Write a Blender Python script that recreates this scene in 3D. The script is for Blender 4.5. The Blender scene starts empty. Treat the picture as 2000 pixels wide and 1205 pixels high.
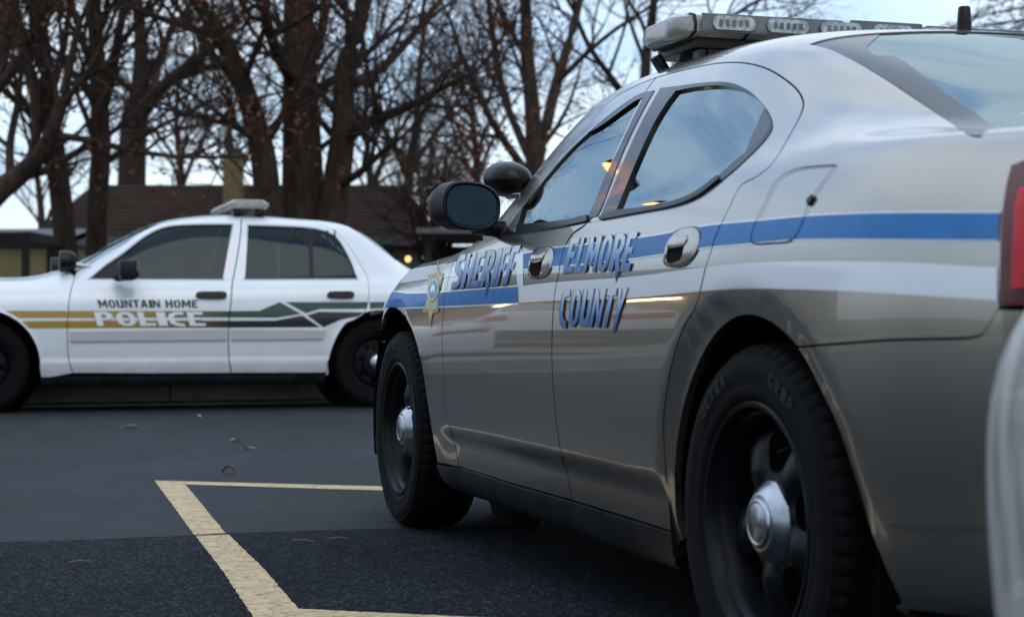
import bpy, bmesh, math, random
import numpy as np
from mathutils import Vector, Matrix
from mathutils.bvhtree import BVHTree
from mathutils.geometry import delaunay_2d_cdt, tessellate_polygon
PI = math.pi
rad = math.radians
SC = bpy.context.scene
COL = SC.collection

# ------------------------------------------------------------------ camera
FPX, CX, HY, CAMH = 3335.0, 1000.0, 618.0, 0.78     # measured on the 2000 x 1205 photograph
cd = bpy.data.cameras.new('camera')
cam = bpy.data.objects.new('camera', cd)
COL.objects.link(cam)
SC.camera = cam
cam.location = (0, 0, CAMH)
cam.rotation_euler = (rad(90), 0, 0)
cd.sensor_width = 36.0
cd.lens = FPX / 2000.0 * 36.0
cd.shift_y = (HY - 602.5) / 2000.0
cd.clip_start, cd.clip_end = 0.05, 3000
cd.dof.use_dof = True
cd.dof.focus_distance = 5.3
cd.dof.aperture_fstop = 4.0
cd.dof.aperture_blades = 7

# ------------------------------------------------------------------ light
SUN_EL, SUN_AZ = rad(48), rad(165)     # high behind even cloud
w = bpy.data.worlds.new('World')
SC.world = w
w.use_nodes = True
nt = w.node_tree
for n in list(nt.nodes):
    nt.nodes.remove(n)
def wn(t, **k):
    n = nt.nodes.new(t)
    for a, b in k.items():
        setattr(n, a, b)
    return n
sky = wn('ShaderNodeTexSky', sky_type='NISHITA', sun_disc=False)
sky.sun_elevation, sky.sun_rotation = SUN_EL, SUN_AZ
bg1 = wn('ShaderNodeBackground'); bg1.inputs[1].default_value = 0.06
tc = wn('ShaderNodeTexCoord'); mp = wn('ShaderNodeMapping')
mp.inputs['Scale'].default_value = (1.0, 1.0, 3.2)
mp.inputs['Location'].default_value = (0.35, 0.1, 0.0)
nz = wn('ShaderNodeTexNoise'); nz.inputs['Scale'].default_value = 2.6; nz.inputs['Detail'].default_value = 5; nz.inputs['Roughness'].default_value = 0.55
cr = wn('ShaderNodeValToRGB')
cr.color_ramp.elements[0].position, cr.color_ramp.elements[0].color = 0.32, (0.34, 0.50, 0.80, 1)
cr.color_ramp.elements[1].position, cr.color_ramp.elements[1].color = 0.58, (0.84, 0.925, 1.0, 1)
e = cr.color_ramp.elements.new(0.46); e.color = (0.64, 0.78, 0.95, 1)
bg2 = wn('ShaderNodeBackground')
# overcast: the cloud is brightest overhead and ahead, dimmer low down at the sides and behind
vd = wn('ShaderNodeVectorMath', operation='DOT_PRODUCT'); vd.inputs[1].default_value = Vector((-.15, .45, .88)).normalized()
mr_ = wn('ShaderNodeMapRange'); mr_.inputs['From Min'].default_value = .25; mr_.inputs['From Max'].default_value = .9; mr_.inputs['To Min'].default_value = 0.48; mr_.inputs['To Max'].default_value = 1.22
nt.links.new(tc.outputs['Generated'], vd.inputs[0]); nt.links.new(vd.outputs['Value'], mr_.inputs[0]); nt.links.new(mr_.outputs[0], bg2.inputs[1])
ad = wn('ShaderNodeAddShader'); wo = wn('ShaderNodeOutputWorld')
L_ = nt.links.new
L_(sky.outputs[0], bg1.inputs[0]); L_(tc.outputs['Generated'], mp.inputs[0]); L_(mp.outputs[0], nz.inputs[0])
L_(nz.outputs[0], cr.inputs[0]); L_(cr.outputs[0], bg2.inputs[0]); L_(bg1.outputs[0], ad.inputs[0]); L_(bg2.outputs[0], ad.inputs[1]); L_(ad.outputs[0], wo.inputs[0])
sl = bpy.data.lights.new('sun', 'SUN'); sl.energy = 0.5; sl.angle = rad(40); sl.color = (1.0, 0.97, 0.93)
so = bpy.data.objects.new('sun', sl); COL.objects.link(so)
sd = Vector((math.sin(SUN_AZ) * math.cos(SUN_EL), math.cos(SUN_AZ) * math.cos(SUN_EL), math.sin(SUN_EL)))
so.rotation_euler = sd.to_track_quat('Z', 'Y').to_euler()
so.location = sd * 60
SC.view_settings.view_transform = 'Standard'
SC.view_settings.look = 'None'
SC.view_settings.exposure = 0.15
SC.view_settings.gamma = 1.0

# ------------------------------------------------------------------ helpers
rng = random.Random(7)
MATS = {}
def mat(name, col, rough=0.5, metal=0.0, coat=0.0, var=0.0, vscale=8.0, bump=0.0, bscale=60.0, spec=0.5, coat_rough=0.03, emis=None, estr=0.0, stretch=None, col2=None, rvar=0.0):
    if name in MATS:
        return MATS[name]
    m = bpy.data.materials.new(name); m.use_nodes = True
    t = m.node_tree; b = t.nodes['Principled BSDF']
    c4 = (*col, 1)
    b.inputs['Base Color'].default_value = c4
    b.inputs['Roughness'].default_value = rough
    b.inputs['Metallic'].default_value = metal
    b.inputs['Specular IOR Level'].default_value = spec
    b.inputs['Coat Weight'].default_value = coat
    b.inputs['Coat Roughness'].default_value = coat_rough
    if emis:
        b.inputs['Emission Color'].default_value = (*emis, 1); b.inputs['Emission Strength'].default_value = estr
    co = t.nodes.new('ShaderNodeTexCoord')
    src = co.outputs['Object']
    if stretch:
        mpn = t.nodes.new('ShaderNodeMapping'); mpn.inputs['Scale'].default_value = stretch
        t.links.new(src, mpn.inputs[0]); src = mpn.outputs[0]
    if var > 0:
        n = t.nodes.new('ShaderNodeTexNoise'); n.inputs['Scale'].default_value = vscale; n.inputs['Detail'].default_value = 6; n.inputs['Roughness'].default_value = 0.6
        t.links.new(src, n.inputs['Vector'])
        r = t.nodes.new('ShaderNodeValToRGB')
        lo = tuple(max(0, x * (1 - var)) for x in col) if col2 is None else col
        hi = tuple(min(1, x * (1 + var)) for x in col) if col2 is None else col2
        r.color_ramp.elements[0].position = 0.35; r.color_ramp.elements[1].position = 0.66
        r.color_ramp.elements[0].color = (*lo, 1); r.color_ramp.elements[1].color = (*hi, 1)
        t.links.new(n.outputs[0], r.inputs[0]); t.links.new(r.outputs[0], b.inputs['Base Color'])
        if rvar > 0:
            mr = t.nodes.new('ShaderNodeMapRange'); mr.inputs['To Min'].default_value = rough - rvar; mr.inputs['To Max'].default_value = rough + rvar
            t.links.new(n.outputs[0], mr.inputs[0]); t.links.new(mr.outputs[0], b.inputs['Roughness'])
    if bump > 0:
        n2 = t.nodes.new('ShaderNodeTexNoise'); n2.inputs['Scale'].default_value = bscale; n2.inputs['Detail'].default_value = 4
        t.links.new(src, n2.inputs['Vector'])
        bp = t.nodes.new('ShaderNodeBump'); bp.inputs['Strength'].default_value = bump; bp.inputs['Distance'].default_value = 0.01
        t.links.new(n2.outputs[0], bp.inputs['Height']); t.links.new(bp.outputs[0], b.inputs['Normal'])
    MATS[name] = m
    return m
def glass(name, tint, through, rough=0.01, ior=3.9):
    """thin car glass: Fresnel gloss over a tinted see-through layer"""
    if name in MATS:
        return MATS[name]
    m = bpy.data.materials.new(name); m.use_nodes = True
    t = m.node_tree
    for n in list(t.nodes):
        t.nodes.remove(n)
    o = t.nodes.new('ShaderNodeOutputMaterial'); mix = t.nodes.new('ShaderNodeMixShader'); fr = t.nodes.new('ShaderNodeFresnel'); fr.inputs[0].default_value = ior
    tr = t.nodes.new('ShaderNodeBsdfTransparent'); tr.inputs[0].default_value = (*[x * through for x in tint], 1)
    gl = t.nodes.new('ShaderNodeBsdfGlossy'); gl.inputs['Roughness'].default_value = rough; gl.inputs['Color'].default_value = (0.80, 0.95, 0.97, 1)
    t.links.new(fr.outputs[0], mix.inputs[0]); t.links.new(tr.outputs[0], mix.inputs[1]); t.links.new(gl.outputs[0], mix.inputs[2]); t.links.new(mix.outputs[0], o.inputs[0])
    MATS[name] = m
    return m
def thing(name, label, cat, loc=(0, 0, 0), rz=0.0, group=None):
    o = bpy.data.objects.new(name, None); COL.objects.link(o)
    o.location = loc; o.rotation_euler = (0, 0, rz); o.empty_display_size = 0.3
    tag(o, label, cat, group)
    return o
def tag(o, label, cat, group=None):
    o['label'] = label; o['category'] = cat
    if group:
        o['group'] = group
    return o
def link(name, me, m, parent=None, smooth=True):
    o = bpy.data.objects.new(name, me); COL.objects.link(o)
    if m is not None:
        for mm in (m if isinstance(m, (list, tuple)) else [m]):
            me.materials.append(mm)
    if parent is not None:
        o.parent = parent
    if smooth:
        me.polygons.foreach_set('use_smooth', [True] * len(me.polygons))
    return o
def mesh_np(name, V, Fc, m, parent=None, smooth=True, kind=None):
    me = bpy.data.meshes.new(name); me.from_pydata([tuple(v) for v in V], [], [tuple(int(i) for i in f_) for f_ in Fc]); me.update()
    o = link(name, me, m, parent, smooth)
    if kind:
        o['kind'] = kind
    return o
class MB:
    """collects shapes into one mesh"""
    def __init__(s):
        s.V = []; s.F = []
    def add(s, V, Fc):
        k = len(s.V); s.V += [tuple(v) for v in V]; s.F += [tuple(i + k for i in f_) for f_ in Fc]
    def box(s, c, size, rot=None):
        x, y, z = [a / 2 for a in size]
        P = [Vector((sx * x, sy * y, sz * z)) for sx in (-1, 1) for sy in (-1, 1) for sz in (-1, 1)]
        if rot is not None:
            P = [rot @ p for p in P]
        s.add([p + Vector(c) for p in P], [(0, 1, 3, 2), (4, 6, 7, 5), (0, 4, 5, 1), (2, 3, 7, 6), (0, 2, 6, 4), (1, 5, 7, 3)])
    def tube(s, pts, rs, n=8, cap=True):
        pts = [Vector(p) for p in pts]
        if not isinstance(rs, (list, tuple)):
            rs = [rs] * len(pts)
        V = []; Fc = []; prev = None
        for i, p in enumerate(pts):
            d = (pts[min(i + 1, len(pts) - 1)] - pts[max(i - 1, 0)]).normalized()
            a = prev if prev is not None else (Vector((0, 0, 1)) if abs(d.z) < .9 else Vector((1, 0, 0)))
            u = (a - d * a.dot(d)).normalized(); v = d.cross(u); prev = u
            V += [p + (u * math.cos(2 * PI * k / n) + v * math.sin(2 * PI * k / n)) * rs[i] for k in range(n)]
        for i in range(len(pts) - 1):
            Fc += [(i * n + k, i * n + (k + 1) % n, (i + 1) * n + (k + 1) % n, (i + 1) * n + k) for k in range(n)]
        if cap:
            Fc += [tuple(range(n))[::-1], tuple(range((len(pts) - 1) * n, len(pts) * n))]
        s.add(V, Fc)
    def lathe(s, prof, n=48, axis='y', c=(0, 0, 0), closed=False, rmod=None):
        """prof: list of (radius, along axis)"""
        V = []; Fc = []; k = len(prof)
        for j in range(n):
            a = 2 * PI * j / n
            for i, (r, h) in enumerate(prof):
                if rmod:
                    r = r + rmod(i, j, n)
                ca, sa = r * math.cos(a), r * math.sin(a)
                V.append({'y': (ca, h, sa), 'z': (ca, sa, h), 'x': (h, ca, sa)}[axis])
        for j in range(n):
            j2 = (j + 1) % n
            for i in range(k - 1 if not closed else k):
                i2 = (i + 1) % k
                Fc.append((j * k + i, j * k + i2, j2 * k + i2, j2 * k + i) if axis != 'y' else (j * k + i, j2 * k + i, j2 * k + i2, j * k + i2))
        s.add([Vector(v) + Vector(c) for v in V], Fc)
    def build(s, name, m, parent=None, smooth=False, bevel=0.0, kind=None):
        o = mesh_np(name, s.V, s.F, m, parent, smooth, kind)
        if bevel > 0:
            bm = bmesh.new(); bm.from_mesh(o.data)
            es = [e_ for e_ in bm.edges if len(e_.link_faces) == 2 and e_.calc_face_angle(0) > 0.6]
            bmesh.ops.bevel(bm, geom=es, offset=bevel, segments=2, affect='EDGES', profile=0.6)
            bm.to_mesh(o.data); bm.free()
            o.data.polygons.foreach_set('use_smooth', [True] * len(o.data.polygons))
            o.data.set_sharp_from_angle(angle=rad(35))
        elif smooth:
            o.data.set_sharp_from_angle(angle=rad(38))
        return o
def smooth_px(pts, closed=True, n=6):
    """Catmull-Rom through 2-D points; a third element marks a corner"""
    P = [np.array(p[:2], float) for p in pts]; C = [len(p) > 2 for p in pts]; N = len(P); out = []
    for i in range(N if closed else N - 1):
        a, b = P[i], P[(i + 1) % N]
        ca, cb = C[i], C[(i + 1) % N]
        if not closed:
            ca = ca or i == 0; cb = cb or i + 1 == N - 1
        if ca and cb:
            out.append(a); continue
        p0 = a if ca else P[i - 1]; p3 = b if cb else P[(i + 2) % N]
        l1 = np.linalg.norm(b - a)
        ma = (b - p0); ma = ma / (np.linalg.norm(ma) + 1e-9) * l1
        mb = (p3 - a); mb = mb / (np.linalg.norm(mb) + 1e-9) * l1
        for k in range(n):
            t = k / n
            out.append((2 * t**3 - 3 * t**2 + 1) * a + (t**3 - 2 * t**2 + t) * ma + (-2 * t**3 + 3 * t**2) * b + (t**3 - t**2) * mb)
    if not closed:
        out.append(P[-1])
    return [tuple(p) for p in out]
def poly_area(p):
    return 0.5 * sum(p[i][0] * p[(i + 1) % len(p)][1] - p[(i + 1) % len(p)][0] * p[i][1] for i in range(len(p)))
def inset_poly(p, d):
    if d == 0:
        return p
    s = 1 if poly_area(p) > 0 else -1
    q = []
    n = len(p)
    for i in range(n):
        a, b, c = np.array(p[i - 1]), np.array(p[i]), np.array(p[(i + 1) % n])
        e1 = b - a; e2 = c - b
        e1 = e1 / (np.linalg.norm(e1) + 1e-12); e2 = e2 / (np.linalg.norm(e2) + 1e-12)
        n1 = np.array((-e1[1], e1[0])) * s; n2 = np.array((-e2[1], e2[0])) * s
        m_ = n1 + n2; l = np.linalg.norm(m_)
        m_ = m_ / l if l > 1e-6 else n1
        q.append(tuple(b + m_ * d / max(0.45, float(m_ @ n1))))
    return q
def resample(p, res):
    out = []
    for i in range(len(p)):
        a, b = np.array(p[i]), np.array(p[(i + 1) % len(p)])
        k = max(1, int(np.linalg.norm(b - a) / res))
        out += [tuple(a + (b - a) * j / k) for j in range(k)]
    return out
def dedupe(p, eps=4e-4):
    out = []
    for q in p:
        if not out or abs(q[0] - out[-1][0]) + abs(q[1] - out[-1][1]) > eps:
            out.append(q)
    if len(out) > 2 and abs(out[0][0] - out[-1][0]) + abs(out[0][1] - out[-1][1]) < eps:
        out.pop()
    return out
def cdt(keep, drop=(), res=0.03, seed=0):
    """triangles inside every polygon of keep and outside all of drop"""
    keep = [dedupe(p) for p in keep]; drop = [dedupe(p) for p in drop]
    V = []; Fc = []
    for p in list(keep) + list(drop):
        k = len(V); V += [Vector(q) for q in p]; ids = list(range(k, k + len(p)))
        Fc.append(ids if poly_area(p) > 0 else ids[::-1])
    x0 = max(min(q[0] for q in p) for p in keep); x1 = min(max(q[0] for q in p) for p in keep)
    y0 = max(min(q[1] for q in p) for p in keep); y1 = min(max(q[1] for q in p) for p in keep)
    r_ = random.Random(seed)
    yy = y0 + res * .5; row = 0
    while yy < y1:
        xx = x0 + res * (.5 if row % 2 else 1.0)
        while xx < x1:
            V.append(Vector((xx + r_.uniform(-.05, .05) * res, yy + r_.uniform(-.05, .05) * res))); xx += res
        yy += res * .87; row += 1
    vo, eo, fo, ov, oe, of = delaunay_2d_cdt(V, [], Fc, 0, 1e-5, False)
    P_ = np.array([(q.x, q.y) for q in vo]); Tn = np.array([f_ for f_ in fo if len(f_) == 3]); ce = P_[Tn].mean(1)
    def inside(poly):
        p = np.array(poly); q = np.roll(p, -1, 0); c = np.zeros(len(ce), bool)
        for (xa, ya), (xb, yb) in zip(p, q):
            m_ = (ya > ce[:, 1]) != (yb > ce[:, 1])
            if m_.any():
                c[m_] ^= ce[m_, 0] < (xb - xa) * (ce[m_, 1] - ya) / (yb - ya) + xa
        return c
    ok = np.ones(len(ce), bool)
    for p in keep:
        ok &= inside(p)
    for p in drop:
        ok &= ~inside(p)
    T = [tuple(int(i) for i in t) for t in Tn[ok]]
    used = sorted({i for f_ in T for i in f_}); mp_ = {a: b for b, a in enumerate(used)}
    return [(vo[i].x, vo[i].y) for i in used], [tuple(mp_[i] for i in f_) for f_ in T]

# ------------------------------------------------------------------ car hulls
def nspline(xs, ys, xq):
    n = len(xs); h = np.diff(xs); A = np.zeros((n, n)); r = np.zeros((n,) + ys.shape[1:]); A[0, 0] = A[-1, -1] = 1
    for i in range(1, n - 1):
        A[i, i - 1] = h[i - 1]; A[i, i] = 2 * (h[i - 1] + h[i]); A[i, i + 1] = h[i]
        r[i] = 6 * ((ys[i + 1] - ys[i]) / h[i] - (ys[i] - ys[i - 1]) / h[i - 1])
    m = np.linalg.solve(A, r); k = np.clip(np.searchsorted(xs, xq) - 1, 0, n - 2)
    f = lambda a: a.reshape((-1, 1)); d = f(xq - xs[k]); e_ = f(xs[k + 1] - xq); hk = f(h[k])
    return e_**3 / (6 * hk) * m[k] + d**3 / (6 * hk) * m[k + 1] + e_ / hk * ys[k] - hk * e_ / 6 * m[k] + d / hk * ys[k + 1] - hk * d / 6 * m[k + 1]
def bspl(P, n):
    P = np.concatenate([2 * P[:, :1] - P[:, 1:2], P], 1); seg = P.shape[1] - 3
    t = np.linspace(0, seg, n); i = np.minimum(t.astype(int), seg - 1); u = t - i
    B = ((1 - u)**3 / 6, (3 * u**3 - 6 * u**2 + 4) / 6, (-3 * u**3 + 3 * u**2 + 3 * u + 1) / 6, u**3 / 6)
    return sum(b[None, :, None] * P[:, i + j] for j, b in enumerate(B))
def sections(T, sh):
    zb, ym, ys, zs, yr, zr, zt = [T[:, i] for i in range(1, 8)]
    z = lambda y, zz: np.stack([y, zz], -1)
    h = zs - zb
    q = [z(ym - .16, zb), z(ym - .06, zb), z(ym - .03, zb + .12 * h), z(ym - .004, zb + .34 * h), z(ym + .006, zb + .56 * h), z(ym + .006, zb + .76 * h),
         z(ym * sh + ys * (1 - sh), zs - .09 * h), z(ys + .012, zs - .01), z(ys - .012, zs + .02 * np.clip((zr - zs) / .1, 0, 1)),
         z((ys + yr) / 2 + .02, (zs + zr) / 2), z(yr + .02, zr - .12 * (zr - zs)), z(yr - .05, zr + .4 * (zt - zr)), z(yr * .5, zt - .006), z(0 * yr, zt), z(-yr * .5, zt - .006)]
    return np.stack(q, 1)
class Hull:
    def __init__(s, tab, org, fwd, zg, sh=.6, mod=None, nx=330, ns=150):
        tab = np.array(tab); tab = tab[np.argsort(tab[:, 0])]
        x = np.linspace(tab[0, 0], tab[-1, 0], nx)
        T = np.concatenate([x[:, None], nspline(tab[:, 0], tab[:, 1:], x)], 1)
        S = bspl(sections(T, sh), ns)
        X = np.repeat(x[:, None], ns, 1); Y, Z = S[..., 0].copy(), S[..., 1].copy()
        if mod:
            Y = Y + mod(X, Y, Z)
        G = np.stack([X, Y, Z], -1)
        Gm = G[:, ::-1][:, 1:].copy(); Gm[..., 1] *= -1
        G = np.concatenate([G, Gm], 1)                    # left rocker -> roof centre -> right rocker
        s.G = G; nx, m_ = G.shape[:2]
        du = np.gradient(G, axis=0); dv = np.gradient(G, axis=1)
        N = np.cross(du, dv); N /= np.linalg.norm(N, axis=-1, keepdims=True) + 1e-12
        if N[nx // 2, ns // 3][1] < 0:
            N = -N
        V = G.reshape(-1, 3); NN = N.reshape(-1, 3)
        idx = np.arange(nx * m_).reshape(nx, m_)
        a, b, c, d = idx[:-1, :-1].ravel(), idx[1:, :-1].ravel(), idx[1:, 1:].ravel(), idx[:-1, 1:].ravel()
        T_ = np.concatenate([np.stack([a, b, c], 1), np.stack([a, c, d], 1)])
        # end caps
        caps = []; VV = list(map(tuple, V)); NL = list(map(tuple, NN))
        for e_, sx in ((0, -1), (nx - 1, 1)):
            ring = idx[e_]; cpt = G[e_].mean(0); k = len(VV); VV.append(tuple(cpt)); NL.append((sx, 0, 0))
            kk = len(VV)
            for r_ in ring:
                VV.append(tuple(V[r_])); NL.append((sx, 0, 0))
            for j in range(m_ - 1):
                caps.append((k, kk + j, kk + j + 1))
            caps.append((k, kk + m_ - 1, kk))
        s.V = [Vector(v) for v in VV]; s.N = [Vector(v) for v in NL]
        s.T = [tuple(int(i) for i in t) for t in T_] + caps
        s.bvh = BVHTree.FromPolygons(s.V, s.T)
        fx, fy = fwd
        s.M = Matrix(((fx, -fy, 0, org[0]), (fy, fx, 0, org[1]), (0, 0, 1, zg), (0, 0, 0, 1)))
        s.Mi = s.M.inverted(); s.rz = math.atan2(fy, fx)
        s.co = s.Mi @ Vector((0, 0, CAMH))
    def nrm(s, co, i):
        a, b, c = [s.V[k] for k in s.T[i]]
        n_ = (b - a).cross(c - a); A = n_.length + 1e-15
        wa = (b - co).cross(c - co).dot(n_) / A / A; wb = (c - co).cross(a - co).dot(n_) / A / A; wc = 1 - wa - wb
        return (s.N[s.T[i][0]] * wa + s.N[s.T[i][1]] * wb + s.N[s.T[i][2]] * wc).normalized()
    def cast(s, o, d):
        co, n, i, _ = s.bvh.ray_cast(o, d)
        if co is None:
            best = None
            for k in range(1, 60):                      # a ray that misses: the hull point nearest to it
                p = o + d * (0.12 * k); q, n2, i2, dist = s.bvh.find_nearest(p)
                if best is None or dist < best[0]:
                    best = (dist, q, i2)
            co, i = best[1], best[2]
        return co, s.nrm(co, i)
    def px(s, pts):
        out = []
        for p in pts:
            d = Vector(((p[0] - CX) / FPX, 1.0, -(p[1] - HY) / FPX)); d = (s.Mi.to_3x3() @ d).normalized()
            out.append(s.cast(s.co, d)[0])
        return out
    def near(s, pts):
        return [s.bvh.find_nearest(Vector(p))[0] for p in pts]
    def side(s, pts):
        return [s.cast(Vector((x, 3, z)), Vector((0, -1, 0)))[0] for x, z in pts]
    def top(s, pts):
        return [s.cast(Vector((x, y, 3)), Vector((0, 0, -1)))[0] for x, y in pts]
    def pxyz(s, px, py, y):
        """car-space point on the plane of given y seen at a pixel"""
        d = s.Mi.to_3x3() @ Vector(((px - CX) / FPX, 1.0, -(py - HY) / FPX)); t = (y - s.co.y) / d.y
        return s.co + d * t
def basis(dv):
    d = Vector(dv).normalized(); u = Vector((1, 0, 0)) if abs(d.x) < .9 else Vector((0, 1, 0))
    u = (u - d * u.dot(d)).normalized(); return d, u, d.cross(u)
def panel(name, H, out3, dv, m, parent, holes=(), clip=(), inset=0.0018, off=0.0, lip=0.016, res=0.035, mirror=False, vattr=None, join=False, lift=None, auton=False):
    """a sheet of the hull inside an outline, with turned-in edges"""
    d, u, v = basis(dv)
    to2 = lambda P: [(p.dot(u), p.dot(v)) for p in P]
    keep = [resample(inset_poly(dedupe(to2(out3)), inset), res)] + [dedupe(to2(c)) for c in clip]
    drop = [dedupe(to2(h)) for h in holes]
    P2, T = cdt(keep, drop, res)
    V = []; N = []
    K3 = np.array([(p.dot(u), p.dot(v), p.dot(d)) for p in out3])
    for a, b in P2:
        co, n = H.cast(u * a + v * b + d * 4, -d)
        q_ = np.hypot(K3[:, 0] - a, K3[:, 1] - b); i_ = int(q_.argmin())
        if np.abs(K3[:, 2]).max() > .05 and abs(co.dot(d) - K3[i_, 2]) > .22 + 1.1 * q_[i_]:            # the ray slipped past an edge of the hull
            co, _, k_, _ = H.bvh.find_nearest(u * a + v * b + d * float(K3[i_, 2])); n = H.nrm(co, k_)
        o_ = off if lift is None else off + lift(co)
        V.append(co + n * o_); N.append(n)
    if T:
        if sum((V[b] - V[a]).cross(V[c] - V[a]).dot(N[a]) for a, b, c in T) < 0:
            T = [t[::-1] for t in T]
    nv = len(V); Fc = list(T); LN = [N[i] for t in T for i in t]
    if lip > 0:
        cnt = {}
        for t in T:
            for i in range(3):
                cnt[(t[i], t[(i + 1) % 3])] = 1
        bd = [(a, b) for a, b in cnt if (b, a) not in cnt]
        lw = {}
        for a, b in bd:
            for i in (a, b):
                if i not in lw:
                    lw[i] = len(V); V.append(V[i] - N[i] * lip)
            q = (b, a, lw[a], lw[b]); fn = (V[a] - V[b]).cross(V[lw[a]] - V[b]).normalized()
            Fc.append(q); LN += [fn] * 4
    objs = []
    def mk(V_, F_, L2):
        me = bpy.data.meshes.new(name); me.from_pydata([tuple(p) for p in V_], [], F_)
        me.polygons.foreach_set('use_smooth', [True] * len(F_)); me.update()
        if auton:
            me.set_sharp_from_angle(angle=rad(50))
        else:
            me.normals_split_custom_set([tuple(n_) for n_ in L2])
        if vattr is not None:
            at = me.attributes.new('v', 'FLOAT', 'POINT')
            at.data.foreach_set('value', [vattr(p) for p in V_])
        o = link(name, me, m, parent, smooth=False); objs.append(o)
    fl = lambda p: Vector((p.x, -p.y, p.z))
    if join:
        V2 = [fl(p) for p in V]; k = len(V)
        F2 = Fc + [tuple(i + k for i in f_[::-1]) for f_ in Fc]
        L2 = list(LN); p = 0
        for f_ in Fc:
            L2 += [fl(LN[p + i]) for i in range(len(f_))][::-1]; p += len(f_)
        mk(V + V2, F2, L2)
        return objs[0]
    mk(V, Fc, LN)
    if mirror:
        L2 = []; p = 0
        for f_ in Fc:
            L2 += [fl(LN[p + i]) for i in range(len(f_))][::-1]; p += len(f_)
        mk([fl(p_) for p_ in V], [f_[::-1] for f_ in Fc], L2)
    return objs[0]
def quad_map(q):
    """unit square -> pixel quad TL TR BR BL (v up)"""
    tl, tr, br, bl = [np.array(p, float) for p in q]
    return lambda a, b: tuple((bl * (1 - a) + br * a) * (1 - b) + (tl * (1 - a) + tr * a) * b)

# ------------------------------------------------------------------ materials
M = {}
M['silver'] = mat('silver_paint', (0.36, 0.335, 0.298), 0.27, 0.88, 0.9, var=0.02, vscale=3)
M['white'] = mat('white_paint', (0.74, 0.77, 0.80), 0.32, 0.0, 0.8, var=0.03, vscale=4)
M['moulding'] = mat('side_moulding_plastic', (0.50, 0.50, 0.49), 0.45)
M['decal_white'] = mat('white_decal', (0.80, 0.83, 0.87), 0.35, 0.0, 0.6)
M['decal_blue'] = mat('blue_decal', (0.004, 0.15, 0.42), 0.4, 0.0, 0.1, var=0.12, vscale=30, spec=.25)
M['decal_shadow'] = mat('grey_decal', (0.045, 0.05, 0.06), 0.4, 0.0, 0.5)
M['black'] = mat('black_plastic', (0.008, 0.008, 0.009), 0.42, var=0.2, vscale=40, rvar=0.08, spec=.25)
M['black_gloss'] = mat('black_gloss', (0.006, 0.006, 0.007), 0.3, spec=.25)
M['trim'] = mat('dark_trim', (0.008, 0.008, 0.009), 0.12, spec=.25)
M['inner'] = mat('dark_inner', (0.006, 0.006, 0.006), 0.9, spec=0.1)
M['rubber'] = mat('tyre_rubber', (0.0028, 0.003, 0.0034), 0.74, var=0.35, vscale=18, bump=0.15, bscale=200, spec=.14)
M['rubber_letter'] = mat('tyre_letter', (0.014, 0.0145, 0.0155), 0.65, spec=.3)
M['steel'] = mat('black_steel', (0.004, 0.005, 0.007), 0.36, spec=.16, var=0.3, vscale=12, rvar=0.1)
M['chrome'] = mat('chrome', (0.46, 0.49, 0.53), 0.30, 1.0, var=0.12, vscale=25, rvar=0.06)
M['satin'] = mat('satin_metal', (0.35, 0.36, 0.38), 0.3, 1.0)
M['sill'] = mat('sill_plastic', (0.010, 0.011, 0.0125), 0.36, spec=.4, var=0.5, vscale=7, bump=0.1, bscale=120, rvar=0.12)
M['red'] = mat('red_lens', (0.50, 0.006, 0.014), 0.15, coat=.2, spec=.3)
M['dark_red'] = mat('dark_red_lens', (0.09, 0.004, 0.010), 0.18, coat=.2, spec=.3)
M['glass'] = glass('side_glass', (0.70, 0.82, 0.82), 0.75)
M['rear_glass'] = glass('rear_glass', (0.70, 0.82, 0.84), 0.7)
M['band'] = mat('glass_band', (0.02, 0.021, 0.026), 0.2)
M['mirror'] = mat('mirror_glass', (0.075, 0.11, 0.115), 0.03, 1.0)
M['lens'] = mat('clear_lens', (0.32, 0.325, 0.295), 0.3, var=0.4, vscale=9, coat=0.4)
M['lens_dark'] = mat('smoky_lens', (0.10, 0.12, 0.125), 0.2, var=0.3, vscale=14, coat=0.5)
M['led'] = mat('led_reflector', (0.38, 0.41, 0.42), 0.3, 0.2, var=0.5, vscale=60)
M['gold'] = mat('gold_foil', (0.42, 0.34, 0.13), 0.35, 0.3, var=0.35, vscale=90)
M['gold_pale'] = mat('pale_gold_foil', (0.55, 0.52, 0.36), 0.35, 0.2, var=0.3, vscale=70)
M['badge_blue'] = mat('badge_blue', (0.14, 0.32, 0.52), 0.4, var=0.6, vscale=70)
M['seat'] = mat('seat_fabric', (0.03, 0.031, 0.034), 0.9, var=0.2)
M['grey_int'] = mat('grey_interior', (0.10, 0.11, 0.11), 0.8)
def letter_mat():
    m = bpy.data.materials.new('blue_fade_print'); m.use_nodes = True; t = m.node_tree; b = t.nodes['Principled BSDF']
    a = t.nodes.new('ShaderNodeAttribute'); a.attribute_name = 'v'
    r = t.nodes.new('ShaderNodeValToRGB')
    for p, c in ((0.0, (0.008, 0.10, 0.33)), (0.3, (0.05, 0.20, 0.47)), (0.62, (0.30, 0.46, 0.70)), (0.85, (0.66, 0.75, 0.84))):
        e_ = r.color_ramp.elements[0] if p == 0 else r.color_ramp.elements.new(p)
        e_.position = p; e_.color = (*c, 1)
    e_ = r.color_ramp.elements[-1]
    if e_.position > .95:
        e_.color = (0.74, 0.80, 0.88, 1)
    t.links.new(a.outputs['Fac'], r.inputs[0]); t.links.new(r.outputs[0], b.inputs['Base Color'])
    b.inputs['Roughness'].default_value = 0.4; b.inputs['Coat Weight'].default_value = 0.15; b.inputs['Specular IOR Level'].default_value = .3
    return m
M['letter'] = letter_mat()
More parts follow.
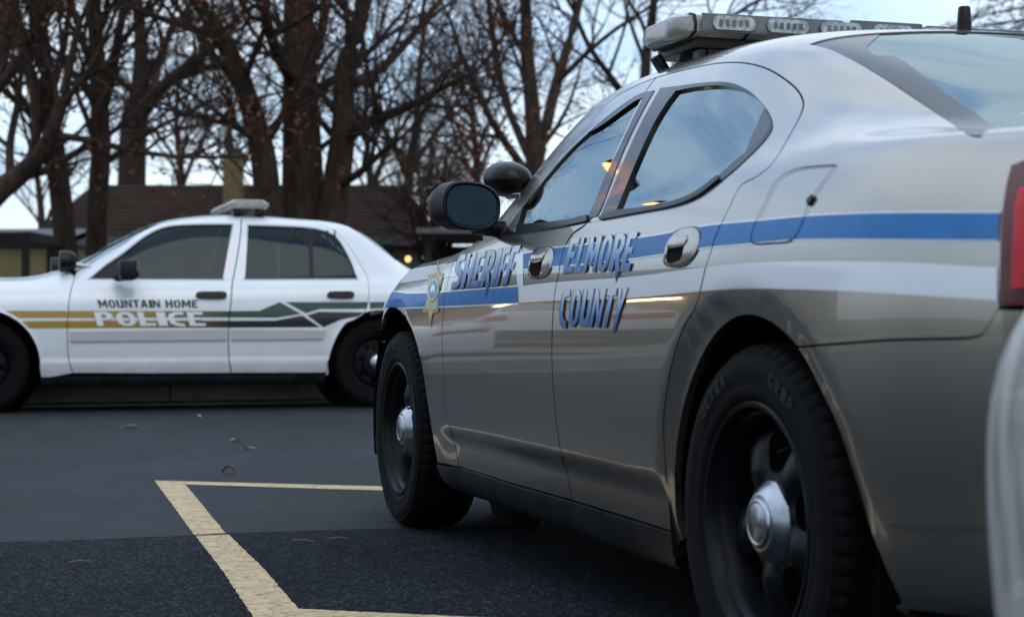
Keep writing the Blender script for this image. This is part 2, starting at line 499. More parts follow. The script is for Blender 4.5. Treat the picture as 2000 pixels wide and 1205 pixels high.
def sill_dirt(m, zc, zw, col):
    t = m.node_tree; b = t.nodes['Principled BSDF']; src = b.inputs['Base Color'].links[0].from_socket; co = t.nodes.new('ShaderNodeTexCoord'); sp = t.nodes.new('ShaderNodeSeparateXYZ')
    n = t.nodes.new('ShaderNodeTexNoise'); n.inputs['Scale'].default_value = 7; n.inputs['Detail'].default_value = 7; n.inputs['Roughness'].default_value = .7
    mr = t.nodes.new('ShaderNodeMapRange'); mr.inputs['From Min'].default_value = zc + zw; mr.inputs['From Max'].default_value = zc - zw; mm = t.nodes.new('ShaderNodeMath'); mm.operation = 'MULTIPLY'
    x = t.nodes.new('ShaderNodeMix'); x.data_type = 'RGBA'; L = t.links.new
    L(co.outputs['Object'], sp.inputs[0]); L(co.outputs['Object'], n.inputs[0]); L(sp.outputs[2], mr.inputs[0]); L(mr.outputs[0], mm.inputs[0]); L(n.outputs[0], mm.inputs[1]); L(mm.outputs[0], x.inputs[0]); L(src, x.inputs[6]); x.inputs[7].default_value = (*col, 1); L(x.outputs[2], b.inputs['Base Color'])
sill_dirt(M['white'], .33, .14, (.16, .14, .12))
sill_dirt(M['silver'], .26, .12, (.14, .12, .10))

# ------------------------------------------------------------------ wheels
ARC = {
 'S': ([(.95,1),(.35,1),(.1,.88),(.02,.66),(.12,.5),(.58,.36),(.62,.27),(.52,.2),(0,.2),(0,0),(.62,0),(.9,.12),(.97,.36),(.88,.52),(.4,.66),(.36,.74),(.46,.81),(.95,.81)], []),
 'H': ([(0,0),(0,1),(.34,1),(.34,.6),(.66,.6),(.66,1),(1,1),(1,0),(.66,0),(.66,.42),(.34,.42),(.34,0)], []),
 'E': ([(0,0),(0,1),(.98,1),(.93,.82),(.38,.82),(.38,.6),(.84,.6),(.8,.43),(.38,.43),(.38,.18),(1,.18),(.95,0)], []),
 'R': ([(0,0),(0,1),(.62,1),(.9,.9),(1,.72),(.92,.52),(.72,.4),(1.02,0),(.9,-.3),(.66,0),(.38,.34),(.36,0)], [[(.36,.83),(.56,.83),(.66,.72),(.58,.6),(.36,.56)]]),
 'I': ([(0,0),(0,1),(1,1),(1,0)], []),
 'F': ([(0,0),(0,1),(1,1),(.95,.82),(.38,.82),(.38,.58),(.85,.58),(.8,.41),(.38,.41),(.38,0)], []),
 'L': ([(0,0),(0,1),(.38,1),(.38,.18),(1,.18),(.96,0)], []),
 'M': ([(0,0),(0,1),(.28,1),(.5,.52),(.72,1),(1,1),(1,0),(.76,0),(.76,.56),(.56,.18),(.44,.18),(.24,.56),(.24,0)], []),
 'O': ([(.32,0),(.08,.16),(0,.5),(.08,.84),(.32,1),(.68,1),(.92,.84),(1,.5),(.92,.16),(.68,0)], [[(.42,.17),(.58,.17),(.68,.3),(.68,.7),(.58,.83),(.42,.83),(.34,.7),(.34,.3)]]),
 'C': ([(.95,1),(.5,1),(.14,.86),(0,.5),(.14,.14),(.5,-.02),(.9,-.04),(.86,.14),(.56,.18),(.38,.3),(.36,.7),(.54,.82),(.95,.82)], []),
 'U': ([(0,1),(.34,1),(.34,.3),(.44,.19),(.58,.19),(.66,.3),(.66,1),(1,1),(1,0),(.28,0),(.08,.1),(0,.3)], []),
 'N': ([(0,0),(0,1),(.30,1),(.74,.38),(.74,1),(1,1),(1,0),(.72,0),(.26,.64),(.26,0)], []),
 'T': ([(0,1),(1,1),(1,.82),(.68,.82),(.68,0),(.34,0),(.34,.82),(0,.82)], []),
 'Y': ([(0,1),(.34,1),(.54,.62),(.7,1),(1.02,1),(.72,.4),(.66,.1),(.5,-.16),(.36,0),(.36,.4)], []),
 'G': ([(.95,1),(.4,1),(.1,.86),(0,.5),(.1,.14),(.4,0),(1,0),(1,.52),(.55,.52),(.55,.36),(.68,.36),(.68,.18),(.46,.18),(.36,.3),(.36,.7),(.46,.82),(.95,.82)], []),
 'A': ([(0,0),(.32,1),(.68,1),(1,0),(.7,0),(.64,.22),(.36,.22),(.3,0)], [[(.42,.4),(.58,.4),(.5,.74)]]),
 'P': ([(0,0),(0,1),(.65,1),(.95,.88),(1,.7),(.95,.52),(.65,.4),(.36,.4),(.36,0)], [[(.36,.83),(.56,.83),(.66,.7),(.56,.57),(.36,.57)]]),
}
def tyre_mesh(R, wd, rr, nseg=240):
    """outer sidewall at y=0, tyre runs to y=-wd"""
    h = R - rr
    prof = [(rr - .004, -.020), (rr + .004, -.006), (rr + .016, .0035), (rr + .03, .0045), (rr + .034, .0035), (rr + h * .38, .007), (rr + h * .55, .0075), (rr + h * .68, .006), (rr + h * .70, .0045), (rr + h * .82, .001),
            (R - .016, -.008), (R - .008, -.014), (R - .003, -.022), (R - .001, -.040), (R, -.052), (R - .007, -.054), (R - .007, -.060), (R, -.062), (R + .001, -wd * .42), (R - .007, -wd * .43), (R - .007, -wd * .47), (R + .001, -wd * .48)]
    inner = [(r, -wd - y) for r, y in prof[::-1] if True]
    prof = prof + inner + [(rr - .004, -wd * .5)]
    sh = set(range(10, 19)); n_ = len(prof)
    sh |= {n_ - 2 - i for i in sh}
    def rm(i, j, n):
        if i in sh:
            ph = (j + (2 if i > 13 else 0)) % 4
            return -.006 if ph == 0 else 0.0
        return 0.0
    b = MB(); b.lathe(prof, nseg, 'y', closed=True, rmod=rm)
    return b
def wheel(car, c, R, rr, wd, style, ang, words=None, flip=False):
    """c: centre, y of c = outer sidewall plane; flip for the far side of the car"""
    sy = -1 if flip else 1
    A = Matrix.Translation(Vector(c)) @ Matrix.Diagonal((1, sy, 1, 1)) @ Matrix.Rotation(ang, 4, 'Y')
    # rim disc with windows
    nh = 5 if style == 'spoke' else 8
    ro = rr - .038
    disc = [(ro * math.cos(2 * PI * k / 90), ro * math.sin(2 * PI * k / 90)) for k in range(90)]
    holes = []
    for k in range(nh):
        a0 = 2 * PI * (k + .5) / nh
        if style == 'spoke':
            ri, rx, wi, wo_ = ro * .50, ro * .93, rad(15), rad(20)
            pts = []
            for t in range(28):
                q = 2 * PI * t / 28; ca, sa = math.cos(q), math.sin(q)
                ca = math.copysign(abs(ca)**.62, ca); sa = math.copysign(abs(sa)**.62, sa)
                r_ = (ri + rx) / 2 + (rx - ri) / 2 * ca; wdt = wi + (wo_ - wi) * (ca + 1) / 2
                pts.append((r_ * math.cos(a0 + wdt * sa), r_ * math.sin(a0 + wdt * sa)))
        else:
            pts = [(ro * .76 * math.cos(a0) + .021 * math.cos(q), ro * .76 * math.sin(a0) + .021 * math.sin(q)) for q in np.linspace(0, 2 * PI, 18)[:-1]]
        holes.append(pts)
    P2, T = cdt([disc], holes, .012)
    def hgt(x, z):
        r = math.hypot(x, z); a = math.atan2(z, x); t = r / ro
        if style == 'spoke':
            ph = abs(((a / (2 * PI) * nh) % 1.0) - 0.0); ph = min(ph, 1 - ph) * 2           # 0 on the spoke, 1 mid-window
            y = -.046 - .030 * max(0, (t - .45) / .55)**1.6
            y += .018 * max(0, 1 - (ph / .55)**2) * max(0, min(1, (t - .38) / .15)) * max(0, min(1, (1.0 - t) / .12))
            if t < .45:
                y += .004
            return y
        y = -.052 - .02 * (t > .55) * min(1, (t - .55) / .1) - .012 * max(0, (t - .86) / .14)
        return y
    V = []; 
    for x, z in P2:
        V.append(Vector((x, hgt(x, z), z)))
    cnt = set()
    for t in T:
        for i in range(3):
            cnt.add((t[i], t[(i + 1) % 3]))
    Fc = [t if (V[t[1]] - V[t[0]]).cross(V[t[2]] - V[t[0]]).y > 0 else t[::-1] for t in T]
    bd = [(a, b) for a, b in cnt if (b, a) not in cnt]; lw = {}
    for a, b in bd:
        for i in (a, b):
            if i not in lw:
                lw[i] = len(V); V.append(V[i] + Vector((0, -.028, 0)))
        Fc.append((b, a, lw[a], lw[b]))
    mb = MB(); mb.add([A @ v for v in V], Fc)
    b = MB()
    b.lathe([(rr + .002, -.012), (rr + .004, -.003), (rr, .001), (rr - .008, -.001), (rr - .014, -.012), (rr - .018, -.026), (rr - .024, -.030), (rr - .030, -.042), (ro + .002, -.080), (ro - .006, -.110), (ro - .008, -wd * .95)], 90)
    b.lathe([(.03, -.11), (ro - .01, -.135)], 40)
    mb.add([A @ Vector(v) for v in b.V], b.F)
    wo2 = mb.build('wheel', M['steel'], car, smooth=True)
    tb = tyre_mesh(R, wd, rr); t2 = MB(); t2.add([A @ Vector(v) for v in tb.V], tb.F)
    ty = t2.build('tyre', M['rubber'], wo2, smooth=True)
    hb = MB()
    if style == 'spoke':
        hb.lathe([(.095, -.056), (.094, -.050), (.088, -.046), (.079, -.036), (.069, -.024), (.061, -.018), (.059, -.016), (.056, -.0155), (.0515, -.0145), (.050, -.010), (.047, -.008), (.042, -.0075), (.040, -.009), (.038, -.0075), (.001, -.0065)], 48)
    else:
        hb.lathe([(.075, -.055), (.072, -.03), (.055, -.008), (.03, .0), (.001, .002)], 32)
    h2 = MB(); h2.add([A @ Vector(v) for v in hb.V], hb.F)
    h2.build('hub_cap', M['chrome'], wo2, smooth=True)
    if style == 'spoke':
        vb = MB(); vb.tube([A @ Vector((math.cos(2.5) * (rr - .028), -.03, math.sin(2.5) * (rr - .028))), A @ Vector((math.cos(2.5) * (rr - .05), .004, math.sin(2.5) * (rr - .05)))], .004, 8)
        vb.build('valve', M['rubber'], wo2, smooth=True)
    if words and not flip:
        hgtL = (R - rr) * .24
        for word, a_mid in words:
            lb = MB()
            rb = rr + (R - rr) * .42; adv = hgtL * 1.0 / rb; n_ = len(word)
            for i, ch in enumerate(word):
                if ch == ' ':
                    continue
                outl, hl = ARC[ch]
                a_c = a_mid + ((n_ - 1) / 2 - i) * adv
                p_, t_ = cdt([[(x * .8, y) for x, y in outl]], [[(x * .8, y) for x, y in h] for h in hl], .6)
                vs = []
                for x, y in p_:
                    aa = a_c - (x - .4) * adv * .95; r_ = rb + y * hgtL
                    vs.append(Matrix.Translation(Vector(c)) @ Vector((r_ * math.cos(PI - aa), sy * .0098, r_ * math.sin(aa))))
                ff = [t if (vs[t[1]] - vs[t[0]]).cross(vs[t[2]] - vs[t[0]]).y > 0 else t[::-1] for t in t_]
                lb.add(vs, ff)
            lb.build('tyre_lettering', M['rubber_letter'], wo2)
    return wo2

# ------------------------------------------------------------------ the silver sheriff car
TH = rad(17.4)
FS = Vector((-math.sin(TH), math.cos(TH))); LS = Vector((-math.cos(TH), -math.sin(TH)))
OS = Vector((0.537, 3.46)) - LS * 0.85
CH = [
[-1.06,.42,.66,.60,1.02,.45,1.06,1.075],[-.98,.30,.80,.70,1.06,.50,1.085,1.10],[-.80,.26,.88,.78,1.085,.55,1.10,1.115],[-.5,.24,.915,.82,1.10,.60,1.115,1.13],
[-.2,.22,.93,.84,1.10,.63,1.20,1.26],[.1,.20,.935,.85,1.095,.64,1.31,1.37],[.4,.19,.93,.855,1.085,.645,1.40,1.46],[.8,.18,.925,.86,1.065,.645,1.45,1.495],
[1.3,.18,.92,.865,1.05,.645,1.46,1.50],[1.7,.18,.92,.865,1.04,.655,1.41,1.45],[2.0,.18,.92,.86,1.025,.70,1.23,1.30],[2.25,.18,.922,.855,1.01,.74,1.045,1.13],
[2.6,.18,.928,.84,.985,.70,1.01,1.035],[3.0,.19,.93,.82,.975,.6,1.005,1.02],[3.3,.2,.91,.80,.94,.56,.965,.99],[3.6,.2,.83,.72,.83,.5,.88,.92],
[3.9,.22,.70,.60,.70,.42,.75,.78],[4.01,.3,.50,.42,.60,.3,.62,.64]]
def sst(a, b, x):
    t = np.clip((x - a) / (b - a), 0, 1); return t * t * (3 - 2 * t)
def mod_sheriff(X, Y, Z):
    d = 0 * X
    for xc in (0.0, 3.048):
        r = np.hypot(X - xc, Z - .37)
        d -= .022 * (1 - sst(.40, .485, r)) * (Z < 1.0) * (Y > .5)
    wx = sst(.36, .50, X) * (1 - sst(2.25, 2.45, X))
    d -= .017 * (1 - sst(.372, .410, Z)) * wx
    return d
HS = Hull(CH, OS, FS, 0.0, .6, mod_sheriff)
def C(scale, ox, oy):
    """points read in an enlarged crop -> photograph pixels"""
    return lambda *pts: [((p[0] / scale + ox), (p[1] / scale + oy)) + tuple(p[2:]) for p in pts]

def build_sheriff():
    H = HS
    car = thing('patrol_car', 'silver four-door sheriff patrol car with blue and white side stripes, seen from its rear corner', 'police car', (OS.x, OS.y, 0), H.rz)
    SD = (0, .94, .34)
    def ln(pts): return smooth_px(pts, closed=False)
    DF = ln([(944,468),(925,477),(910,484),(898,494),(888,510),(880,530),(872,560),(868,590),(865,620),(863,658),(865,700),(866,735),(869,787),(878,833),(890,875),(897,912)])
    DB = ln([(1151,429),(1141,441),(1120,456),(1106,477),(1095,516),(1087,558),(1081,600),(1078,666),(1079,735),(1084,798),(1093,868),(1103,910),(1109,928),(1117,978)])
    TOPL = ln([(944,468),(974,436),(1005,398),(1045,349),(1090,297),(1130,255),(1170,217),(1205,188),(1240,169),(1262,159),(1282,151)])
    BP = ln([(1282,151),(1262,178),(1240,215),(1215,268),(1190,325),(1170,378),(1151,429)])
    DR = ln([(1282,151),(1320,141),(1360,131),(1400,123.5),(1440,121.5),(1470,125),(1500,134),(1530,151),(1556,172),(1568,190),(1571,205),(1565,225),(1546,260),(1509,320),(1478,346),(1447,364),(1428,400),(1410,438),(1398,466),(1390,490),(1380,520),(1370,562),(1362,592),(1352,614),(1340,634),(1325,670),(1312,719),(1302,775),(1297,835),(1300,893),(1305,969),(1315,1040)])
    ROCK = [(855,906),(897,912),(1000,945),(1117,978),(1250,1019),(1315,1040),(1333,1052)]
    ARCH_R = ln([(1333,1052),(1322,1016),(1318,960),(1318,912),(1324,850),(1338,780),(1362,712),(1394,655),(1430,622),(1463,614),(1499,624),(1531,647),(1558,675)])
    ARCH_B = ln([(1558,675),(1582,715),(1608,767),(1639,834),(1676,943),(1707,1047),(1738,1125),(1777,1205)])
    BUMP = ln([(1558,675),(1625,670),(1738,662),(1880,658),(1906,655),(1921,648),(1951,600)])
    GLZ = ln([(1580,87),(1625,99),(1681,127),(1737,161),(1794,199),(1850,236),(1887,261),(1904,268.5),(1916,269.5)])
    P = H.px
    door_f = P(DF[::-1][:-1]) + P(TOPL) + P(BP[1:]) + P(DB[1:]) + P([(1000,945)])
    door_r = P(DB[::-1]) + P(BP[::-1][1:]) + P(DR[1:]) + P([(1250,1019)])
    # ---- the body: roof, pillars, rear quarters and deck in one pressing
    ctr = lambda xs: H.top([(x, 0.0) for x in xs])
    tail_l = ln([(1951,600),(1954,560),(1958,440),(1966,370),(1977,323)])
    ws_top = H.top([(1.66, 0.0), (1.655, .2), (1.63, .4), (1.60, .52)])
    apil = H.near([(1.75, .64, 1.36), (1.95, .71, 1.235), (2.15, .765, 1.09), (2.27, .79, 1.03)])
    body = ws_top + apil + P(TOPL)[0:1] + P(TOPL[1:]) + P(DR[1:]) + P([(1333,1052)]) + P(ARCH_R[1:]) + P(BUMP[1:]) + P(tail_l[1:]) \
        + H.near([(-.93, .80, 1.05), (-1.0, .66, 1.06), (-1.02, .4, 1.08), (-1.025, .2, 1.085), (-1.025, 0, 1.09)]) + ctr([-.8, -.6, -.47]) \
        + H.top([(-.475, .2), (-.49, .4)]) + P(GLZ[::-1]) + H.top([(.36, .36), (.385, .2), (.39, 0.0)]) + ctr([.7, 1.2])
    bodyo = panel('body', H, body, (0, .55, .835), M['silver'], car, inset=.0, res=.02, join=True, lip=.02)
    # ---- rear window with its dark border
    gl = P(GLZ) + H.top([(-.49, .4), (-.475, .2), (-.47, 0.0)]) + ctr([-.2, .1, .39]) + H.top([(.385, .2), (.36, .36)])
    rg = panel('rear_window', H, gl, (-.55, 0, .83), M['rear_glass'], car, inset=.004, off=-.004, lip=.006, join=True)
    BAND = P(ln([(1726,62),(1700,97),(1756,109),(1812,150),(1869,191),(1925,229),(1962,254)])) 
    band = P(GLZ[:-1]) + H.top([(-.482, .42), (-.472, .2), (-.468, 0.0), (-.43, 0.0), (-.43, .25)]) + BAND[::-1]
    panel('dark_border', H, band, (-.55, 0, .83), M['band'], rg, inset=.004, off=-.0028, lip=.0, join=True)
    # ---- front wing, hood, nose
    arch_f = ln([(855,904),(847,860),(837,798),(826,726),(815,676),(803,640),(790,618),(778,605),(766,601),(757,606),(749,620),(745,640),(741,670),(738,705)])
    fend_top = H.near([(3.75, .68, .80), (3.5, .72, .88), (3.2, .74, .955), (2.9, .75, .99), (2.6, .77, 1.005), (2.36, .79, 1.01)])
    fender = P(DF[1:]) + P(arch_f) + H.near([(3.46, .87, .52), (3.60, .84, .62), (3.75, .77, .70)]) + fend_top
    fen = panel('front_fender', H, fender, (0, .9, .43), M['silver'], car, mirror=True, res=.018)
    hood = H.near([(3.86, 0, .80), (3.85, .3, .79), (3.76, .66, .80)]) + fend_top[1:] + H.near([(2.36, .7, 1.02), (2.45, .4, 1.04), (2.50, 0, 1.05)])
    panel('hood', H, hood, (.2, 0, 1), M['silver'], car, inset=.001, join=True)
    nose = H.near([(3.46, .87, .50), (3.60, .84, .61), (3.86, .62, .70), (3.96, .4, .70), (3.99, 0, .70), (4.0, 0, .34), (3.96, .4, .33), (3.7, .76, .28), (3.47, .86, .26)])
    panel('front_bumper', H, nose, (.75, .66, 0), M['silver'], car, join=True)
    lampf = H.near([(3.62, .83, .63), (3.76, .76, .71), (3.87, .58, .76), (3.93, .45, .76), (3.95, .44, .705), (3.86, .64, .705)])
    panel('headlamp', H, lampf, (.75, .6, .2), M['lens'], car, mirror=True)
    gri = H.near([(3.94, .44, .77), (3.95, 0, .775), (4.0, 0, .705), (3.955, .43, .705)])
    panel('grille', H, gri, (1, 0, .1), M['black'], car, join=True)
    wsg = H.near([(1.665, 0, 1.45), (1.66, .2, 1.45), (1.635, .4, 1.44), (1.605, .52, 1.42), (1.75, .63, 1.36), (1.95, .70, 1.24), (2.15, .755, 1.10), (2.27, .77, 1.04), (2.36, .69, 1.02), (2.45, .4, 1.04), (2.50, 0, 1.05)])
    panel('windshield', H, wsg, (.6, 0, .8), M['glass'], car, inset=.004, off=-.004, lip=.005, join=True)
    # ---- doors with their window openings
    WF_o = ln([(984,458),(1010,420),(1045,374),(1085,325),(1125,282),(1169,243),(1210,210),(1240,189.5),(1258,181.5),(1279,177)])[:-1] + [(1279,177)]
    WF_b = ln([(1279,177),(1258,214),(1231,268),(1206,326),(1186,380),(1168,421),(1155,426)])
    WF_l = ln([(1155,427),(1148,434),(1088,446),(984,461)])
    winf_hole = P(smooth_px([(p[0], p[1], 1) for p in WF_o + WF_b[1:-1] + WF_l[:-1]], n=1))
    WR = smooth_px([(1172,427.5,1),(1183,400),(1196,370),(1222,308),(1250,247),(1276,198),(1291,172.5,1),(1329,168),(1362,163.5),(1400,160.5),(1430,163),(1458,175),(1480,192),(1500,217),(1509,238),(1508,254),(1490,280),(1455,315),(1425,342),(1395,365),(1360,386),(1321,403),(1250,417),(1205,424)])
    winr_hole = P(WR)
    d1 = panel('front_door', H, door_f, SD, M['silver'], car, holes=[winf_hole], mirror=True, inset=.0038, res=.018)
    d2 = panel('rear_door', H, door_r, SD, M['silver'], car, holes=[winr_hole], mirror=True, inset=.0038, res=.018)
    GF = smooth_px([(1024,443,1),(1012,439,1),(1036,366),(1050,345),(1085,306),(1120,275),(1169,250),(1240,199),(1257,192,1),(1240,226),(1210,290),(1180,352),(1163,395),(1151,420,1),(1120,427),(1070,435)])
    GR_ = smooth_px([(1205,411,1),(1240,325),(1274,250),(1300,206),(1320,179,1),(1345,173.5),(1362,171),(1400,168),(1437,171.5),(1467,184),(1487,203),(1501,224),(1506,240),(1499,259),(1475,284),(1440,312),(1405,343),(1362,374),(1317,393),(1260,406)])
    gf3, gr3 = P(GF), P(GR_)
    tf = panel('window_trim', H, winf_hole, SD, M['trim'], d1, holes=[gf3], inset=.001, off=.002, lip=.02, mirror=True)
    tr_ = panel('window_trim', H, winr_hole, SD, M['trim'], d2, holes=[gr3], inset=.001, off=.002, lip=.02, mirror=True)
    panel('window_glass', H, gf3, SD, M['glass'], d1, inset=-.004, off=-.006, lip=.003, mirror=True)
    panel('window_glass', H, gr3, SD, M['glass'], d2, inset=-.004, off=-.006, lip=.003, mirror=True)
    ap = P(smooth_px([(1491,209,1),(1502,226),(1506,241),(1499,259),(1475,283),(1450,303,1)]))
    panel('corner_panel', H, ap, SD, M['band'], d2, inset=.001, off=-.003, lip=0)
    # belt moulding below the glass
    belt = P(ln([(1012,441),(1070,436),(1120,428.5),(1150,421.5)])) + P(ln([(1149,433),(1088,446),(1012,458)]))
    panel('belt_moulding', H, belt, SD, M['black_gloss'], d1, inset=0, off=.007, lip=.008, mirror=True, lift=None)
    belt = P(ln([(1172,425.5),(1206,413),(1260,407),(1317,395),(1362,376.5),(1405,345)])) + P(ln([(1408,352),(1366,384),(1321,402.5),(1250,416.5),(1174,430.5)]))
    panel('belt_moulding', H, belt, SD, M['black_gloss'], d2, inset=0, off=.007, lip=.008, mirror=True)
    # ---- stripes, cut at the gaps
    dec = dict(inset=0, lip=0, res=.018)
    FT = ln([(700,640),(742,607),(762,574),(800,574),(834,573),(872,571),(1013,560)]); FB = ln([(1014,591),(864,598),(800,600),(749,602),(700,606)])
    blue_f = P([p for p in FT if p[0] > 755] + FB[:-2] + [(752,600)])
    RT = ln([(1023,496.5),(1044,492.5),(1084,485.5),(1160,477),(1249,465.5),(1280,461),(1314,455),(1370,444),(1411,438.5),(1475,433),(1576,423.5),(1650,419.5),(1737,417),(1955,416.5)])
    RB = ln([(1951,469),(1737,467),(1650,466.5),(1554,467.5),(1467,475),(1396,481),(1360,485.5),(1254,502),(1232,505),(1100,518.5),(1023,525.5)])
    blue_r = P(RT + RB)
    WT = ln([(1949,523),(1775,513.5),(1680,511),(1587,510.5),(1475,514),(1374,522.5),(1240,540),(1088,551),(1040,556),(1023,558.5)])
    WB = ln([(1014,591.5),(1080,587.5),(1226,582.5),(1360,570),(1419,565),(1475,563.5),(1512,564),(1662,569),(1812,578),(1949,587)])
    white_z = P(WT + [(1023,497),(1018,484),(976,487)] + ln([(976,487),(940,497),(880,514),(836,520),(800,528),(781,541)])[1:] + ln([(781,554),(834,546),(888,540),(1010,528)]) + WB)
    grow = lambda T_, B_, k: P([(p[0], p[1] - k) for p in T_] + [(p[0], p[1] + k) for p in B_])
    bl_f2 = P([(p[0], p[1] - 3.2) for p in FT if p[0] > 752] + [(p[0], p[1] + 3.2) for p in FB[:-2]] + [(750,604)])
    bl_r2 = grow([(p[0] - (2 if i == 0 else 0), p[1]) for i, p in enumerate(RT)], RB, 3.2)
    ins = lambda o3: o3
    for pn, out in ((fen, fender), (d1, door_f), (d2, door_r), (bodyo, body)):
        for nm, shp, mt, off in (('white_stripe', white_z, 'decal_white', .0012), ('stripe_border', bl_f2, 'decal_white', .0014), ('stripe_border', bl_r2, 'decal_white', .0014), ('blue_stripe', blue_f, 'decal_blue', .0022), ('blue_stripe', blue_r, 'decal_blue', .0022)):
            if (shp in (bl_f2, blue_f) and pn in (d2, bodyo)) or (shp in (bl_r2, blue_r) and pn is fen):
                continue
            d_, u_, v_ = basis(SD)
            q = [p.dot(u_) for p in shp]; o_ = [p.dot(u_) for p in out]
            dv = SD if pn is not bodyo else (0, .8, .6)
            d_, u_, v_ = basis(dv)
            clipo = inset_poly(dedupe([(p.dot(u_), p.dot(v_)) for p in out]), .003)
            clip3 = [u_ * a + v_ * b for a, b in clipo]
            panel(nm, H, shp, dv, M[mt], pn, clip=[clip3], off=off, **dec)
    # ---- lettering
    def words(txt, quad, widths, parent, skew_back=True):
        f_ = quad_map(quad)
        tot = sum(widths); x = 0
        front = MB(); back = MB(); vv = []
        for ch, wd in zip(txt, widths):
            o_, h_ = ARC[ch]; a0, a1 = x / tot, (x + wd * .86) / tot; x += wd
            mp_ = lambda p, dx=0, dy=0: tuple(np.array(f_(a0 + (a1 - a0) * p[0], p[1])) + (dx, dy))
            for dst, dx, dy, off in ((back, -3.4, 3.2, .0030), (front, 0, 0, .0040)):
                if dst is back:
                    c0 = np.mean(o_, 0); o2 = [tuple(np.array(c0) + (np.array(p) - c0) * (1.17, 1.04)) for p in o_]
                else:
                    o2 = o_
                px = [mp_(p, dx * .28, dy * .28) for p in o2]; hp = [[mp_(p) for p in h] for h in h_]
                fl = lambda P_: [(p[0] * .01, -p[1] * .01) for p in P_]
                P2, T = cdt([fl(resample(px, 4))], [fl(h) for h in hp], .05)
                V = []
                for a, b in P2:
                    d = Vector(((a * 100 - CX) / FPX, 1.0, -(-b * 100 - HY) / FPX)); d = (H.Mi.to_3x3() @ d).normalized()
                    co, n = H.cast(H.co, d); V.append(co + n * off)
                    if dst is front:
                        ti = np.array((a * 100, -b * 100))
                        bl_, tl_ = np.array(f_(.5, 0)), np.array(f_(.5, 1)); ax = tl_ - bl_
                        base = np.array(f_(a0, 0)); vv.append(float((ti - base)[1] / ax[1]))
                T = [t if (V[t[1]] - V[t[0]]).cross(V[t[2]] - V[t[0]]).y > 0 else t[::-1] for t in T]
                dst.add(V, T)
        back.build('letter_shadow', M['decal_shadow'], parent)
        o = front.build('lettering', M['letter'], parent)
        at = o.data.attributes.new('v', 'FLOAT', 'POINT'); at.data.foreach_set('value', vv)
    words('SHERIFF', [(897,500),(1022,479),(1003,556),(884,564)], [1,1.1,1,1.1,.55,.95,.95], d1)
    words('ELMORE', [(1118,467),(1252,453),(1236,527),(1103,533)], [1,.85,1.25,1.15,1.15,1], d2)
    words('COUNTY', [(1100,567),(1232,563),(1214,639),(1093,637)], [1,1.1,1.1,1.15,1,1.0], d2)
    # ---- badge on the wing
    star = [(864,505),(856,533),(837,538),(840,566),(833,592),(826,609),(838,611),(841,642),(847,612),(858,609),(857,590),(860,566),(869,534),(862,534)]
    b1 = panel('star_badge', H, P(star), SD, M['gold'], fen, off=.0028, inset=0, lip=0, res=.03)
    cst = np.mean(star, 0)
    panel('badge_centre', H, P([tuple(np.array(cst) + (np.array(p) - cst) * .82) for p in star]), SD, M['gold_pale'], fen, off=.0034, inset=0, lip=0, res=.03)
    ell = lambda cx, cy, a, b, sl=0: [(cx + a * math.cos(q) + sl * math.sin(q), cy + b * math.sin(q)) for q in np.linspace(0, 2 * PI, 25)[:-1]]
    panel('badge_ring', H, P(ell(848,566,12,25,-3)), SD, M['decal_shadow'], fen, off=.0040, inset=0, lip=0)
    panel('badge_ring', H, P(ell(848,566,11,23.5,-3)), SD, M['gold_pale'], fen, off=.0046, inset=0, lip=0)
    panel('badge_seal', H, P(ell(848,566,8,17,-2)), SD, M['badge_blue'], fen, off=.0052, inset=0, lip=0)
    panel('badge_emblem', H, P([(843,574),(845,561),(849,556),(852,561),(852,575),(849,567)]), SD, M['decal_white'], fen, off=.0058, inset=0, lip=0)
    # ---- handles
    def handle(outl, cav, flap, parent, key=None):
        o3 = P(smooth_px(outl)); c3 = P(smooth_px(cav))
        cc = sum(o3, Vector()) / len(o3); rx = max(abs(p.x - cc.x) for p in o3); rz = max(abs(p.z - cc.z) for p in o3)
        dome = lambda h: (lambda p: h * math.sqrt(max(0, 1 - min(1, ((p.x - cc.x) / rx)**2 + ((p.z - cc.z) / rz)**2))))
        hb = panel('door_handle', H, o3, SD, M['silver'], parent, holes=[c3], off=.002, inset=0, lip=.008, res=.005, lift=dome(.006), auton=True)
        panel('handle_recess_shade', H, c3, SD, M['inner'], parent, off=.0032, inset=0, lip=0, res=.01)  # flat dark patch on the door skin paints the shade of the cavity
        panel('handle_seal', H, P(smooth_px([tuple(np.array(np.mean(outl, 0)) + (np.array(p) - np.mean(outl, 0)) * 1.05) for p in outl])), SD, M['black'], parent, holes=[c3], off=.0022, inset=0, lip=.003, res=.012)
        f3 = P(smooth_px(flap)); fc = sum(f3, Vector()) / len(f3)
        panel('handle_grip', H, f3, SD, M['silver'], parent, off=.0055, inset=0, lip=.012, res=.005, lift=lambda p: .006 * math.sqrt(max(0, 1 - min(1, ((p.x - fc.x) / .08)**2 + ((p.z - fc.z) / .022)**2))), auton=True)
        if key:
            panel('key_lock', H, P(ell(*key)), SD, M['trim'], parent, off=.0062, inset=0, lip=.002)
    handle([(1046,488),(1060,484),(1076,484),(1083,490),(1081,510),(1073,532),(1060,542),(1042,543),(1034,536),(1034,524),(1039,504)], [(1040,512),(1050,496),(1064,493),(1066,500),(1062,522),(1056,538),(1042,539),(1037,530)], [(1044,500),(1052,495),(1067,494),(1067,503),(1062,512),(1042,513)], d1, (1071,516,3,8,-1))
